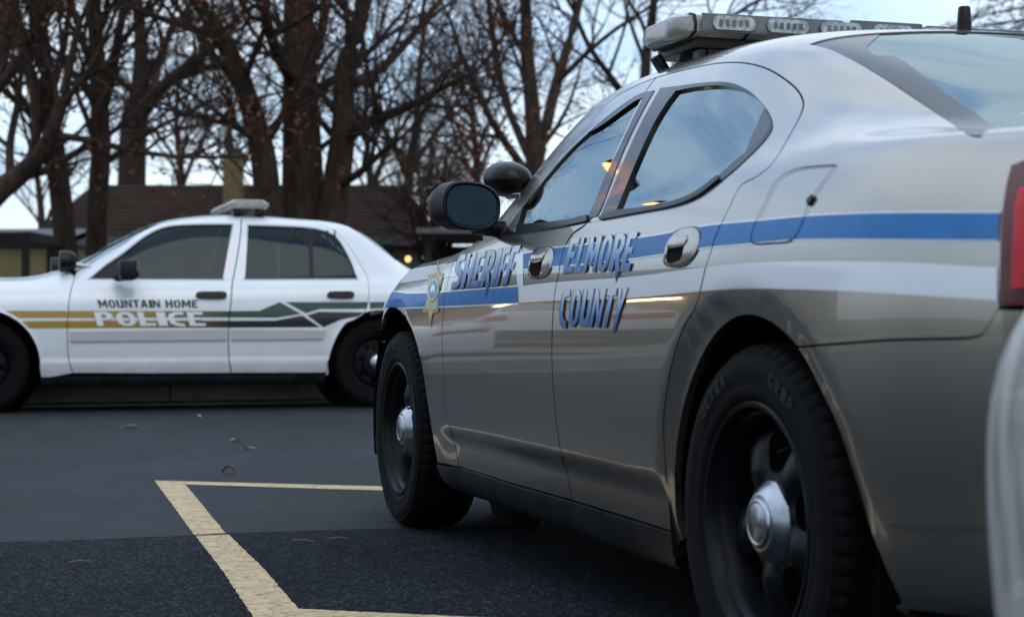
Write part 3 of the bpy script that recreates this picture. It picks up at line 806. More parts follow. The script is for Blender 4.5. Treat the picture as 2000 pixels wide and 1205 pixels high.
    handle([(1314,458),(1330,449),(1358,445),(1368,449),(1369,466),(1361,492),(1346,513),(1330,521),(1306,519),(1299,511),(1301,494),(1307,473)], [(1309,486),(1316,466),(1340,459),(1347,464),(1341,488),(1334,507),(1314,515),(1305,508)], [(1313,478),(1318,466),(1340,459),(1348,462),(1345,477),(1338,483),(1309,486)], d2)
    # ---- fuel door, bumper, lamp, sill
    fuel = smooth_px([(1634,323,1),(1595,325.5),(1561,330),(1535,341),(1516,357),(1497,394),(1480,428),(1471,453),(1469,470),(1476,477),(1506,476),(1540,473),(1556,462),(1569,437),(1580,402),(1590,384)])
    fr = P(fuel); dv2 = (0, .8, .6); d_, u_, v_ = basis(dv2)
    ring_o = [u_ * a + v_ * b for a, b in inset_poly(dedupe([(p.dot(u_), p.dot(v_)) for p in fr]), -.0006)]
    ring_i = [u_ * a + v_ * b for a, b in inset_poly(dedupe([(p.dot(u_), p.dot(v_)) for p in fr]), .0018)]
    panel('fuel_door', H, ring_o, dv2, M['inner'], bodyo, holes=[ring_i], off=.0028, inset=0, lip=.0, res=.05)
    panel('fuel_door_notch', H, P([(1579,392),(1590,382),(1592,388),(1586,398),(1581,403)]), dv2, M['black'], bodyo, off=.006, inset=0, lip=.005)
    lampb = [(-1.05, .60, .80), (-1.06, .45, .81), (-1.055, .45, 1.01), (-1.045, .60, 1.03), (-.96, .76, 1.045)]
    lamp_out = P(tail_l) + H.near([lampb[4], lampb[3], lampb[2], lampb[1], lampb[0], (-.98, .78, .795)])
    tl = panel('tail_lamp', H, lamp_out, (-.72, .69, 0), M['dark_red'], car, off=.004, mirror=True, res=.02)
    redo = P([(1983,565),(1990,410),(1998,372)]) + H.near([(-1.0, .68, 1.0), (-1.05, .58, 1.0), (-1.055, .5, .99), (-1.06, .5, .84), (-1.05, .6, .83), (-1.0, .72, .83)])
    panel('lamp_lens', H, redo, (-.72, .69, 0), M['red'], tl, off=.010, inset=0, lip=.006, res=.02)
    bum = P(BUMP) + H.near([(-1.0, .76, .79), (-1.055, .60, .79), (-1.06, .3, .79), (-1.06, 0, .79), (-1.06, 0, .42), (-1.05, .5, .38), (-.98, .76, .30), (-.8, .86, .26), (-.5, .88, .25)]) + P(ARCH_B[::-1][:-1])
    bm_ = panel('rear_bumper', H, bum, (-.5, .86, 0), M['silver'], car, off=.003, inset=.0045, join=True, res=.04)
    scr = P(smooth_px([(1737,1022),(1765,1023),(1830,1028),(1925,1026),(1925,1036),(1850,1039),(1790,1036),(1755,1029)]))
    panel('bumper_groove_shade', H, scr, (-.5, .86, 0), mat('groove_shadow_paint', (.05, .047, .043), .6), bm_, off=.0036, inset=0, lip=0)  # no real groove: its soft shade is painted as a thin dark patch
    trunk = H.near([(-1.05, .45, 1.0), (-1.06, .45, .80), (-1.06, 0, .80), (-1.06, 0, 1.07), (-1.055, .3, 1.06)])
    panel('trunk_lid', H, trunk, (-1, 0, 0), M['silver'], car, join=True)
    sill = P([(855,906.5),(862,926),(872,940),(898,957),(925,966),(1000,992),(1117,1035),(1250,1083),(1338,1112),(1335,1053)]) + P(ROCK[::-1][1:])
    panel('sill', H, sill, (0, .97, -.2), M['sill'], car, inset=.001, off=.006, lip=.03, mirror=True)
    # ---- inner shell: floor, wheel housings, cabin
    G = H.G; nx, m_ = G.shape[:2]; cen = np.zeros_like(G); cen[..., 0] = G[..., 0]; cen[..., 2] = .6
    q = G.copy(); q[..., 1] *= .955; q[..., 2] = .6 + (G[..., 2] - .6) * .95; q[..., 0] = 1.48 + (G[..., 0] - 1.48) * .985
    sx, sm = 3, 3; ix = list(range(0, nx, sx)); im = list(range(0, m_, sm))
    if im[-1] != m_ - 1: im.append(m_ - 1)
    V = [tuple(q[i, j]) for i in ix for j in im]; k = len(im); Fc = []
    for a in range(len(ix) - 1):
        for b in range(k):
            b2 = (b + 1) % k
            cx_ = (q[ix[a], im[b]] + q[ix[a + 1], im[b2]]) / 2
            if cx_[2] > .97 and -.5 < cx_[0] < 2.45:
                continue
            if abs(cx_[1]) > .52 and min(math.hypot(cx_[0], cx_[2] - .37), math.hypot(cx_[0] - 3.048, cx_[2] - .37)) < .46:
                continue
            Fc.append((a * k + b, (a + 1) * k + b, (a + 1) * k + b2, a * k + b2))
    mesh_np('underbody', V, Fc, M['inner'], car, smooth=False)
    for xc in (0.0, 3.048):
        for sy in (1, -1):
            b = MB(); b.lathe([(.47, sy * .89), (.47, sy * .45), (.05, sy * .45)], 40, 'y', (xc, 0, .38)); b.F = [f_ for f_ in b.F if max(b.V[i][2] for i in f_) > .30]
            b.build('wheel_housing', M['inner'], car, smooth=False)
    # ---- wheels
    wl = [('ULTRA', rad(125)), ('GRIP', rad(62)), ('GRIP', rad(242)), ('ULTRA', rad(305))]
    for xc, an in ((0.0, .25), (3.048, -.2)):
        wheel(car, (xc, .905, .3635), .3635, .243, .225, 'spoke', an, wl if xc == 0 else [('ULTRA', rad(82)), ('GRIP', rad(22)), ('GRIP', rad(200)), ('ULTRA', rad(262))])
        wheel(car, (xc, -.905, .3635), .3635, .243, .225, 'spoke', an, None, True)
    # ---- mirror
    def mirror(sy):
        gc = Vector((1.80, .974 * sy, 1.113)); nrmv = Vector((-1, -.10 * sy, .0)).normalized()
        uy = Vector((0, 0, 1)).cross(nrmv).normalized(); uz = Vector((0, 0, 1))
        def ring(scy, scz, fwd, dy=0, dz=0, e=2.6):
            out = []
            for t in range(40):
                a = 2 * PI * t / 40; ca, sa = math.cos(a), math.sin(a)
                yy = math.copysign(abs(ca)**(2 / e), ca) * scy; zz = math.copysign(abs(sa)**(2 / e), sa) * scz * (1 - .13 * ca * sy * (1 if sa > 0 else -.3))
                out.append(gc - nrmv * fwd + uy * (yy + dy) + uz * (zz + dz))
            return out
        rings = [ring(.080, .060, .006), ring(.088, .068, -.002), ring(.094, .0735, .004), ring(.095, .0745, .02), ring(.096, .074, .06, .012 * sy * -1), ring(.085, .062, .10, .02 * sy * -1), ring(.06, .042, .128, .03 * sy * -1), ring(.02, .015, .14, .03 * sy * -1)]
        b = MB(); V = [p for r in rings for p in r]; Fc = []
        for i in range(len(rings) - 1):
            Fc += [(i * 40 + k, i * 40 + (k + 1) % 40, (i + 1) * 40 + (k + 1) % 40, (i + 1) * 40 + k) for k in range(40)]
        Fc.append(tuple(range((len(rings) - 1) * 40, len(rings) * 40)))
        b.add(V, Fc)
        b.tube([gc + Vector((.06, -.03 * sy, -.055)), gc + Vector((.09, -.09 * sy, -.062)), gc + Vector((.12, -.16 * sy, -.068))], [.03, .026, .03], 12)
        o = b.build('wing_mirror', M['black'], car, smooth=True)
        g = MB(); g.add(ring(.0805, .0605, .003), [tuple(range(40))]); g.build('mirror_glass', M['mirror'], o)
    mirror(1); mirror(-1)
    sailp = P([(984,459),(1011,439),(1037,364),(1010,420)])
    # ---- spotlight
    for sy in (1, -1):
        sc_ = Vector((1.99, .80 * sy, 1.212)); b = MB()
        ax = Vector((.96, .05 * sy, .05)).normalized(); u = Vector((0, 0, 1)); u = (u - ax * u.dot(ax)).normalized(); v = ax.cross(u)
        prof = [(.002, -.085), (.03, -.080), (.05, -.066), (.066, -.042), (.0745, -.012), (.0765, .012), (.078, .018), (.078, .03), (.073, .034)]
        n_ = 40; V = [sc_ + ax * h + (u * (.72 * math.cos(2 * PI * k / n_)) + v * (.95 * math.sin(2 * PI * k / n_))) * r for r, h in prof for k in range(n_)]
        Fc = [(i * n_ + k, i * n_ + (k + 1) % n_, (i + 1) * n_ + (k + 1) % n_, (i + 1) * n_ + k) for i in range(len(prof) - 1) for k in range(n_)]
        b.add(V, Fc); sp = b.build('spotlight', M['black_gloss'], car, smooth=True)
        l_ = MB(); l_.add([sc_ + ax * .03 + (u * (.72 * math.cos(2 * PI * k / n_)) + v * (.95 * math.sin(2 * PI * k / n_))) * .073 for k in range(n_)], [tuple(range(n_))]); l_.build('lamp_lens', M['lens'], sp)
        ar = MB(); ar.tube([sc_ + Vector((0, 0, -.046)), sc_ + Vector((-.04, -.012 * sy, -.05)), sc_ + Vector((-.09, -.05 * sy, -.052)), sc_ + Vector((-.13, -.085 * sy, -.05))], [.018, .015, .016, .019], 12); ar.build('spotlight_arm', M['chrome'], sp, smooth=True)
        hd = MB(); hd.tube([sc_ + Vector((-.20, -.14 * sy, -.11)), sc_ + Vector((-.24, -.16 * sy, -.16)), sc_ + Vector((-.25, -.165 * sy, -.20))], [.012, .014, .017], 10); hd.build('spotlight_handle', M['black_gloss'], sp, smooth=True)
    # ---- light bar across the roof
    lb = MB()
    def barsec(y, xr, xf, z0, z1, ch=.012):
        return [Vector(p) for p in ((xr, y, z0 + .012), (xr - .004, y, (z0 + z1) / 2), (xr + .006, y, z1 - .008), (xr + .03, y, z1), (xf - .03, y, z1), (xf - .006, y, z1 - .008), (xf + .004, y, (z0 + z1) / 2), (xf, y, z0 + .012), (xf - .03, y, z0), (xr + .03, y, z0))]
    secs = [barsec(-.606, 1.16, 1.32, 1.541, 1.587), barsec(-.597, 1.12, 1.36, 1.536, 1.592), barsec(-.56, 1.075, 1.39, 1.532, 1.595), barsec(0, 1.06, 1.41, 1.532, 1.597), barsec(.56, 1.075, 1.39, 1.532, 1.595), barsec(.597, 1.12, 1.36, 1.536, 1.592), barsec(.606, 1.16, 1.32, 1.541, 1.587)]
    V = [p for s_ in secs for p in s_]; Fc = []
    for i in range(len(secs) - 1):
        Fc += [(i * 10 + k, i * 10 + (k + 1) % 10, (i + 1) * 10 + (k + 1) % 10, (i + 1) * 10 + k) for k in range(10)]
    Fc += [tuple(range(10))[::-1], tuple(range(60, 70))]
    lb.add(V, Fc); bar = lb.build('light_bar', M['lens'], car, smooth=True)
    pb = MB(); pb.box((1.235, 0, 1.519), (.27, 1.10, .030)); pb.box((1.24, 0, 1.498), (.20, .98, .03)); 
    pb.build('bar_base', M['black'], bar, bevel=.004)
    for y_ in (-.34, .34):
        b = MB(); b.box((1.058, y_, 1.565), (.006, .42, .05)); b.build('smoky_cover', M['lens_dark'], bar, bevel=.002)
    b = MB(); b.box((1.0525, 0, 1.565), (.012, .22, .054)); b.build('smoky_cover', M['lens_dark'], bar, bevel=.002)
    for y_ in (.46, .30, .14, -.02, -.18, -.34, -.48):
        b = MB(); n_ = 24; hw, hh = .062, .019
        V = []
        for dx in (0, -.006):
            for t in range(n_):
                a = 2 * PI * t / n_; ca, sa = math.cos(a), math.sin(a)
                V.append(Vector((1.054 + dx - .003 * (abs(y_) < .15), y_ + (hw - hh) * math.copysign(1, ca) + hh * ca, 1.565 + hh * sa)))
        b.add(V, [(k, (k + 1) % n_, n_ + (k + 1) % n_, n_ + k) for k in range(n_)] + [tuple(range(n_, 2 * n_))])
        lm = b.build('led_module', M['led'], bar)
        for q_ in range(5):
            b = MB(); b.box((1.0465 - .003 * (abs(y_) < .15), y_ + (q_ - 2) * .019, 1.565), (.004, .009, .016)); b.build('led_bulb', M['lens_dark'], lm)
    for y_ in (-.562, .562, .41, -.41):
        b = MB(); s_ = barsec(y_, 1.073 if abs(y_) > .5 else 1.064, 1.392, 1.530, 1.597)
        c_ = sum(s_, Vector()) / 10; o1 = [c_ + (p - c_) * 1.012 for p in s_]; V = [p + Vector((0, d_, 0)) for d_ in (-.003, .003) for p in o1]
        b.add(V, [(k, (k + 1) % 10, 10 + (k + 1) % 10, 10 + k) for k in range(10)] + [tuple(range(10))[::-1], tuple(range(10, 20))]); b.build('bar_seam', M['black'], bar)
    for y_ in (.46, -.46):
        b = MB(); b.box((1.21, y_, 1.487), (.20, .10, .055)); b.box((1.12, y_ + math.copysign(.07, y_), 1.465), (.05, .02, .07)); b.box((1.30, y_ + math.copysign(.10, y_), 1.47), (.05, .02, .09), Matrix.Rotation(math.copysign(.6, -y_), 3, 'X')); b.build('bar_foot', M['black'], bar, bevel=.005)
    b = MB(); b.add([Vector((1.10, .525, 1.452)), Vector((1.17, .525, 1.452)), Vector((1.13, .52, 1.505)), Vector((1.10, .515, 1.452)), Vector((1.17, .515, 1.452)), Vector((1.13, .515, 1.505))], [(0, 1, 2), (5, 4, 3), (0, 3, 4, 1), (1, 4, 5, 2), (2, 5, 3, 0)]); b.build('bar_bracket', M['satin'], bar)
    # ---- antenna
    b = MB(); b.lathe([(.021, 0), (.0205, .008), (.019, .012), (.018, .05), (.0155, .088), (.013, .092), (.001, .093)], 24, 'z', (.66, .0, 1.475)); b.build('antenna', M['black'], car, smooth=True)
    # ---- cabin
    for y_ in (.38, -.38):
        b = MB(); b.box((1.35, y_, .52), (.52, .50, .16)); b.box((1.06, y_, .84), (.14, .48, .62), Matrix.Rotation(-.22, 3, 'Y')); b.box((.97, y_, 1.23), (.09, .26, .17), Matrix.Rotation(-.15, 3, 'Y')); b.build('seat', M['seat'], car, bevel=.04)
    b = MB(); b.box((.18, 0, .52), (.52, 1.2, .18)); b.box((-.1, 0, .80), (.14, 1.2, .50), Matrix.Rotation(-.4, 3, 'Y')); b.build('rear_seat', M['seat'], car, bevel=.04)
    b = MB(); b.box((2.15, 0, .90), (.5, 1.4, .18)); b.build('dashboard', M['seat'], car, bevel=.05)
    b = MB(); st = Matrix.Translation((1.78, .38, .93)) @ Matrix.Rotation(-.45, 4, 'Y')
    pts = [st @ Vector((0, .185 * math.cos(a), .185 * math.sin(a))) for a in np.linspace(0, 2 * PI, 33)]
    b.tube(pts, .015, 8, False); b.tube([st @ Vector((0, -.18, 0)), st @ Vector((.02, 0, -.02)), st @ Vector((0, .18, 0))], .018, 8); b.build('steering_wheel', M['black'], car, smooth=True)
    b = MB(); b.box((.80, 0, 1.06), (.012, 1.2, .40)); b.build('partition', glass('cage_panel', (.9, .92, .92), .95), car)
    return car
build_sheriff()

# ------------------------------------------------------------------ the white police car
AC = rad(17.4); FCV = Vector((-math.cos(AC), -math.sin(AC))); LCV = Vector((-FCV.y, FCV.x))
OCV = Vector((-1.05, 13.2)) - LCV * .85; ZCV = .08
CVT = [
[-1.41,.45,.72,.66,.98,.5,1.00,1.01],[-1.3,.35,.86,.76,1.00,.55,1.015,1.025],[-1.0,.28,.94,.82,1.0,.58,1.025,1.035],[-.6,.24,.965,.85,1.005,.6,1.035,1.05],
[-.3,.22,.975,.86,1.005,.62,1.09,1.13],[-.1,.2,.98,.865,1.0,.62,1.25,1.30],[.15,.19,.98,.865,1.0,.625,1.395,1.435],[.5,.18,.98,.865,.99,.63,1.44,1.48],
[.9,.18,.98,.865,.98,.63,1.455,1.505],[1.3,.18,.98,.865,.97,.63,1.445,1.49],[1.6,.18,.98,.865,.965,.64,1.395,1.435],[1.9,.18,.98,.865,.96,.68,1.26,1.305],[2.2,.18,.98,.86,.955,.72,1.07,1.13],
[2.5,.18,.98,.85,.945,.72,.985,1.02],[2.9,.18,.975,.83,.94,.65,.975,1.0],[3.4,.2,.95,.80,.895,.6,.92,.95],[3.75,.22,.87,.7,.82,.5,.83,.86],[3.95,.3,.68,.5,.70,.4,.72,.74]]
def mod_cv(X, Y, Z):
    d = 0 * X
    for xc in (0.0, 2.913):
        r = np.hypot(X - xc, Z - .34); d += .012 * (1 - sst(.37, .44, r)) * (Z < .9) * (Y > .5)
    wx = sst(.5, .6, X) * (1 - sst(2.35, 2.5, X))
    d += .012 * (1 - sst(.36, .40, Z)) * (Y > .5) * (Z > .2)                       # the lower body steps out
    return d
HC = Hull(CVT, OCV, FCV, ZCV, .75, mod_cv)
def sedan(H, car, police=True, wh=None):
    P = H.px; K = C(2.5, 0, 380)
    def ln(pts): return smooth_px(K(*pts), closed=False)
    SD = (0, .96, .28); wh = wh or M['white']
    GF = ln([(360,418),(350,450),(340,500),(333,560),(328,650),(330,750),(336,810),(355,872)])
    GB = ln([(1178,116),(1176,180),(1164,270),(1145,380),(1135,430),(1128,520),(1120,600),(1115,700),(1118,800),(1130,872)])
    TL = ln([(360,418),(420,372),(500,320),(580,262),(660,205),(740,160),(810,134),(880,124),(1000,118),(1178,116)])
    TR = ln([(1178,116),(1300,118),(1420,124),(1520,136),(1590,156),(1650,190),(1700,245),(1740,305),(1775,365),(1792,395),(1802,450),(1800,520),(1780,575),(1735,606),(1690,628),(1650,680),(1620,750),(1600,820),(1592,870)])
    d1o = P(GF[::-1][:-1]) + P(TL) + P(GB[1:]) + P(ln([(1130,872),(740,874),(355,872)]))[1:-1]
    d2o = P(GB[::-1]) + P(TR[1:]) + P(ln([(1592,870),(1130,872)]))[1:-1]
    wf = smooth_px(K((440,411,1),(520,345),(600,290),(700,213),(770,174),(830,157),(900,151),(1020,148),(1134,148,1),(1112,280),(1088,414,1)))
    wr = smooth_px(K((1212,152,1),(1360,156),(1500,164),(1590,182),(1643,214),(1690,285),(1722,350),(1742,411,1),(1196,413,1)))
    wf3, wr3 = P(wf), P(wr)
    arc = lambda xc, r, a0, a1, n=26: H.side([(xc + r * math.cos(a), .345 + r * math.sin(a)) for a in np.linspace(a0, a1, n)])
    arF = [p for p in arc(2.913, .405, rad(-12), rad(192))]; arR = arc(0.0, .405, rad(-12), rad(192))
    zlow = .24
    # door lower rear edge follows the arch a hand's width out; the body carries the arch
    ctr = lambda xs: H.top([(x, 0.0) for x in xs])
    ws_top = H.top([(1.66, 0), (1.65, .25), (1.62, .5)])
    apil = H.near([(1.75, .645, 1.35), (1.95, .70, 1.23), (2.12, .735, 1.11), (2.24, .76, 1.02)])
    rear_bot = H.side([(-.45, .40), (-.47, .30), (-.9, .30), (-1.25, .40)])
    body = ws_top + apil + P(TL) + P(TR[1:]) + H.side([(.41, .25)]) + arR + H.side([(-.46, .26), (-.9, .29), (-1.2, .36)]) + H.near([(-1.30, .84, .40), (-1.31, .84, .62), (-1.31, .80, .98)]) \
        + H.top([(-1.34, .6), (-1.36, .3), (-1.36, 0)]) + ctr([-1.0, -.6, -.33]) + H.top([(-.33, .3), (-.31, .55)]) + H.near([(-.20, .655, 1.16), (-.05, .655, 1.29), (.08, .62, 1.39), (.14, .56, 1.42)]) + H.top([(.20, .3), (.21, 0)]) + ctr([.7, 1.2])
    bo = panel('body', H, body, (0, .6, .8), wh, car, inset=0, res=.045, join=True, lip=.02)
    rear = H.near([(-1.30, .84, .40), (-1.31, .84, .62), (-1.31, .80, .98), (-1.36, .6, 1.0), (-1.40, .3, 1.0), (-1.41, 0, 1.0), (-1.41, 0, .46), (-1.36, .6, .43)])
    bu = panel('rear_bumper', H, rear, (-.8, .6, 0), wh, car, inset=.001, join=True)
    tl = H.near([(-1.30, .83, .92), (-1.34, .78, .93), (-1.40, .55, .93), (-1.41, .45, .93), (-1.41, .45, .74), (-1.38, .7, .74), (-1.30, .84, .74)])
    panel('tail_lamp', H, tl, (-.75, .66, 0), M['red'], car, off=.008, lip=.012, mirror=True)
    gl = H.near([(-.20, .65, 1.16), (-.05, .65, 1.29), (.08, .615, 1.39), (.14, .555, 1.42)]) + H.top([(.20, .3), (.205, 0), (-.1, 0), (-.325, 0), (-.325, .3), (-.305, .55)])
    panel('rear_window', H, gl, (-.55, 0, .83), M['rear_glass'], car, inset=.003, off=-.003, lip=.005, join=True)
    ftop = H.near([(3.85, .6, .77), (3.6, .70, .87), (3.3, .74, .94), (2.9, .76, .985), (2.5, .78, .99), (2.26, .80, .99)])
    fen = panel('front_fender', H, P(GF) + H.side([(2.5, .25)]) + arF[::-1][1:-1] + H.side([(3.33, .30), (3.45, .30)]) + H.near([(3.62, .90, .42), (3.66, .88, .64)]) + ftop, (0, .9, .43), wh, car, mirror=True)
    panel('hood', H, H.near([(3.92, 0, .75), (3.90, .3, .75)]) + ftop + H.near([(2.30, .70, 1.0), (2.36, .4, 1.03), (2.38, 0, 1.04)]), (.15, 0, 1), wh, car, inset=.002, join=True)
    nose = H.near([(3.45, .93, .30), (3.62, .90, .42), (3.66, .88, .62), (3.85, .62, .60), (3.93, .35, .60), (3.95, 0, .60), (3.95, 0, .36), (3.9, .5, .33)])
    panel('front_bumper', H, nose, (.75, .66, 0), wh, car, join=True)
    panel('headlamp', H, H.near([(3.67, .87, .66), (3.70, .82, .78), (3.86, .58, .755), (3.92, .38, .74), (3.935, .38, .63), (3.86, .62, .625)]), (.75, .6, .1), M['lens'], car, mirror=True)
    panel('grille', H, H.near([(3.925, .36, .74), (3.945, 0, .735), (3.95, 0, .62), (3.94, .36, .62)]), (1, 0, .1), M['black'], car, join=True)
    panel('windshield', H, H.near([(1.665, 0, 1.44), (1.655, .25, 1.43), (1.625, .5, 1.41), (1.75, .635, 1.345), (1.95, .69, 1.23), (2.12, .725, 1.11), (2.25, .74, 1.02), (2.33, .55, 1.02), (2.37, .3, 1.03), (2.385, 0, 1.04)]), (.6, 0, .8), M['glass'], car, inset=.004, off=-.004, lip=.005, join=True)
    d1 = panel('front_door', H, d1o, SD, wh, car, holes=[wf3], mirror=True, inset=.004, res=.03)
    d2 = panel('rear_door', H, d2o, SD, wh, car, holes=[wr3], mirror=True, inset=.004, res=.03)
    def shrink(pts, d):
        p = inset_poly([(a, -b) for a, b in pts], d); return [(a, -b) for a, b in p]
    for hole, px, dr in ((wf3, wf, d1), (wr3, wr, d2)):
        gi = P(shrink(px, 2.2))
        panel('window_trim', H, hole, SD, M['trim'], dr, holes=[gi], inset=.001, off=.001, lip=.015, mirror=True)
        panel('window_glass', H, gi, SD, glass('cruiser_glass', (.40, .64, .68), .5, ior=1.42), dr, inset=-.003, off=-.005, lip=.003, mirror=True)
        panel('chrome_surround', H, P(shrink(px, -2.6)), SD, M['satin'], dr, holes=[hole], inset=0, off=.002, lip=.003, mirror=True)
    panel('window_bar', H, P(K((1500,163),(1520,167),(1534,411),(1516,411))), SD, M['black'], d2, inset=0, off=.002, lip=.004)
    panel('corner_panel', H, P(K((446,409),(600,292),(618,300),(560,409))), SD, M['black'], d1, inset=0, off=-.002, lip=.0)
    for q, dr in (([(342,668),(1106,656),(1106,709),(342,716)], d1), ([(1130,657),(1592,660),(1578,704),(1130,709)], d2)):
        panel('side_moulding', H, P(K(*[(a, b, 1) for a, b in q])), SD, M['moulding'], dr, inset=0, off=.016, lip=.016, mirror=True)
    low = H.side([(2.50, .262), (1.6, .262), (.42, .262), (.42, .19), (1.6, .19), (2.5, .19)])
    panel('sill', H, low, (0, .97, -.2), M['sill'], car, inset=0, off=.004, lip=.03, mirror=True)
    # cabin and underside
    G = H.G; nx, m_ = G.shape[:2]
    q = G.copy(); q[..., 1] *= .955; q[..., 2] = .6 + (G[..., 2] - .6) * .95; q[..., 0] = 1.3 + (G[..., 0] - 1.3) * .985
    ix = list(range(0, nx, 3)); im = list(range(0, m_, 3))
    if im[-1] != m_ - 1: im.append(m_ - 1)
    V = [tuple(q[i, j]) for i in ix for j in im]; k = len(im); Fc = []
    for a in range(len(ix) - 1):
        for b in range(k):
            b2 = (b + 1) % k; c_ = (q[ix[a], im[b]] + q[ix[a + 1], im[b2]]) / 2
            if c_[2] > .93 and -.35 < c_[0] < 2.4: continue
            if abs(c_[1]) > .52 and min(math.hypot(c_[0], c_[2] - .345), math.hypot(c_[0] - 2.913, c_[2] - .345)) < .42: continue
            Fc.append((a * k + b, (a + 1) * k + b, (a + 1) * k + b2, a * k + b2))
    mesh_np('underbody', V, Fc, M['inner'], car, smooth=False)
    for xc in (0.0, 2.913):
        for sy in (1, -1):
            b = MB(); b.lathe([(.43, sy * .93), (.43, sy * .45), (.05, sy * .45)], 36, 'y', (xc, 0, .345)); b.F = [f_ for f_ in b.F if max(b.V[i][2] for i in f_) > .30]; b.build('wheel_housing', M['inner'], car)
            wheel(car, (xc, .935 * sy, .345), .345, .225, .225, 'steel', .3 * xc + .2, None, sy < 0)
    for y_ in (.40, -.40):
        b = MB(); b.box((1.30, y_, .50), (.52, .52, .16)); b.box((.98, y_, .82), (.14, .5, .62), Matrix.Rotation(-.2, 3, 'Y')); b.box((.90, y_, 1.18), (.09, .28, .16), Matrix.Rotation(-.15, 3, 'Y')); b.build('seat', M['seat'], car, bevel=.04)
    b = MB(); b.box((.15, 0, .50), (.52, 1.3, .18)); b.box((-.12, 0, .78), (.14, 1.3, .46), Matrix.Rotation(-.35, 3, 'Y')); b.build('rear_seat', M['seat'], car, bevel=.04)
    b = MB(); b.box((2.10, 0, .86), (.5, 1.5, .18)); b.build('dashboard', M['seat'], car, bevel=.05)
    def wing_mirrors():
        for sy in (1, -1):
            c_ = Vector((1.90, 1.06 * sy, 1.035)); b = MB(); b.box(c_, (.13, .22, .15)); b.box(c_ + Vector((.05, -.10 * sy, -.05)), (.09, .12, .06)); o = b.build('wing_mirror', M['black'], car, bevel=.035)
            b = MB(); b.box(c_ + Vector((-.066, .01 * sy, 0)), (.006, .18, .115)); b.build('mirror_glass', M['mirror'], o, bevel=.01)
    def handles():
        for (x0, x1, yc), dr in (((955,1106,495), d1), ((1596,1728,493), d2)):
            o3 = P(smooth_px(K((x0,yc),(x0+10,yc-13),((x0+x1)/2,yc-16),(x1-8,yc-14),(x1,yc),(x1-8,yc+13),((x0+x1)/2,yc+16),(x0+12,yc+12))))
            panel('door_handle', H, o3, SD, M['black'], dr, inset=0, off=.022, lip=.022, res=.02)
    wing_mirrors(); handles()
    if not police:
        return bo
    # ---- livery
    dec = dict(inset=0, lip=0, res=.04)
    def decal(nm, pts, m, parents, off=.0016):
        for pn in parents:
            shp = P(K(*pts))
            out, dv = {fen: (None, SD), d1: (d1o, SD), d2: (d2o, SD), bo: (None, SD)}[pn]
            clip = []
            if out is not None:
                d_, u_, v_ = basis(dv); clip = [[u_ * a + v_ * b for a, b in inset_poly(dedupe([(p.dot(u_), p.dot(v_)) for p in out]), .004)]]
            else:
                shp = P(K(*[(min(a, 328) if pn is fen else max(a, 1806), b) for a, b in pts]))
            panel(nm, H, shp, dv, m, pn, clip=clip, off=off, **dec)
    gm = M.get('fade_green') or fade('gold_green_print', (.36, .22, .025), (.006, .048, .022))
    gk = M.get('fade_black') or fade('gold_black_print', (.36, .22, .025), (.006, .006, .007))
    M['fade_green'], M['fade_black'] = gm, gk
    up = [(24,567),(480,568),(1120,569),(1268,567),(1366,525),(1470,583),(1350,601),(1120,600),(480,602),(90,603)]
    lo = [(104,618),(480,616),(1120,616),(1345,615),(1476,590),(1562,648),(1120,650),(480,652),(140,653)]
    decal('upper_stripe', up, gm, (fen, d1, d2)); decal('lower_stripe', lo, gk, (fen, d1, d2))
    decal('green_stripe', [(1392,525),(1880,524),(1872,557),(1560,559),(1494,580)], M['green'], (d2, bo))
    decal('black_stripe', [(1500,590),(1555,572),(1876,574),(1800,590),(1700,604),(1660,612),(1580,648)], M['decal_black'], (d2, bo))
    def words(txt, quad, widths, parent, m, off=.003, grow=1.0):
        f_ = quad_map(K(*quad)); tot = sum(widths); x = 0; mb = MB()
        for ch, wd in zip(txt, widths):
            if ch != ' ':
                o_, h_ = ARC[ch]; a0, a1 = x / tot, (x + wd * .88) / tot
                c0 = np.array((.5, .5))
                mp_ = lambda p: tuple(f_(a0 + (a1 - a0) * (.5 + (p[0] - .5) * grow), max(-.03, p[1]) if ch in 'RY' else p[1]))
                P2, T = cdt([[(a * .01, -b * .01) for a, b in map(mp_, o_)]], [[(a * .01, -b * .01) for a, b in map(mp_, h)] for h in h_], .1)
                V = []
                for a, b in P2:
                    d = (H.Mi.to_3x3() @ Vector(((a * 100 - CX) / FPX, 1.0, -(-b * 100 - HY) / FPX))).normalized(); co, n = H.cast(H.co, d); V.append(co + n * off)
                mb.add(V, [t if (V[t[1]] - V[t[0]]).cross(V[t[2]] - V[t[0]]).y > 0 else t[::-1] for t in T])
            x += wd
        mb.build('lettering', m, parent)
    words('MOUNTAIN HOME', [(473,514),(972,515),(972,553),(486,553)], [1.25,1,1,1,.95,1.05,.5,1,.55,1,1,1.25,.9], d1, M['decal_black'])
    words('POLICE', [(455,577),(1003,577),(1020,644),(474,644)], [1.1,1.2,1,.55,1.1,1], d1, M['decal_grey'], .0030, 1.0)
    words('POLICE', [(457,574),(1001,574),(1018,640),(476,640)], [1.1,1.2,1,.55,1.1,1], d1, M['decal_white'], .0045, 1.0)
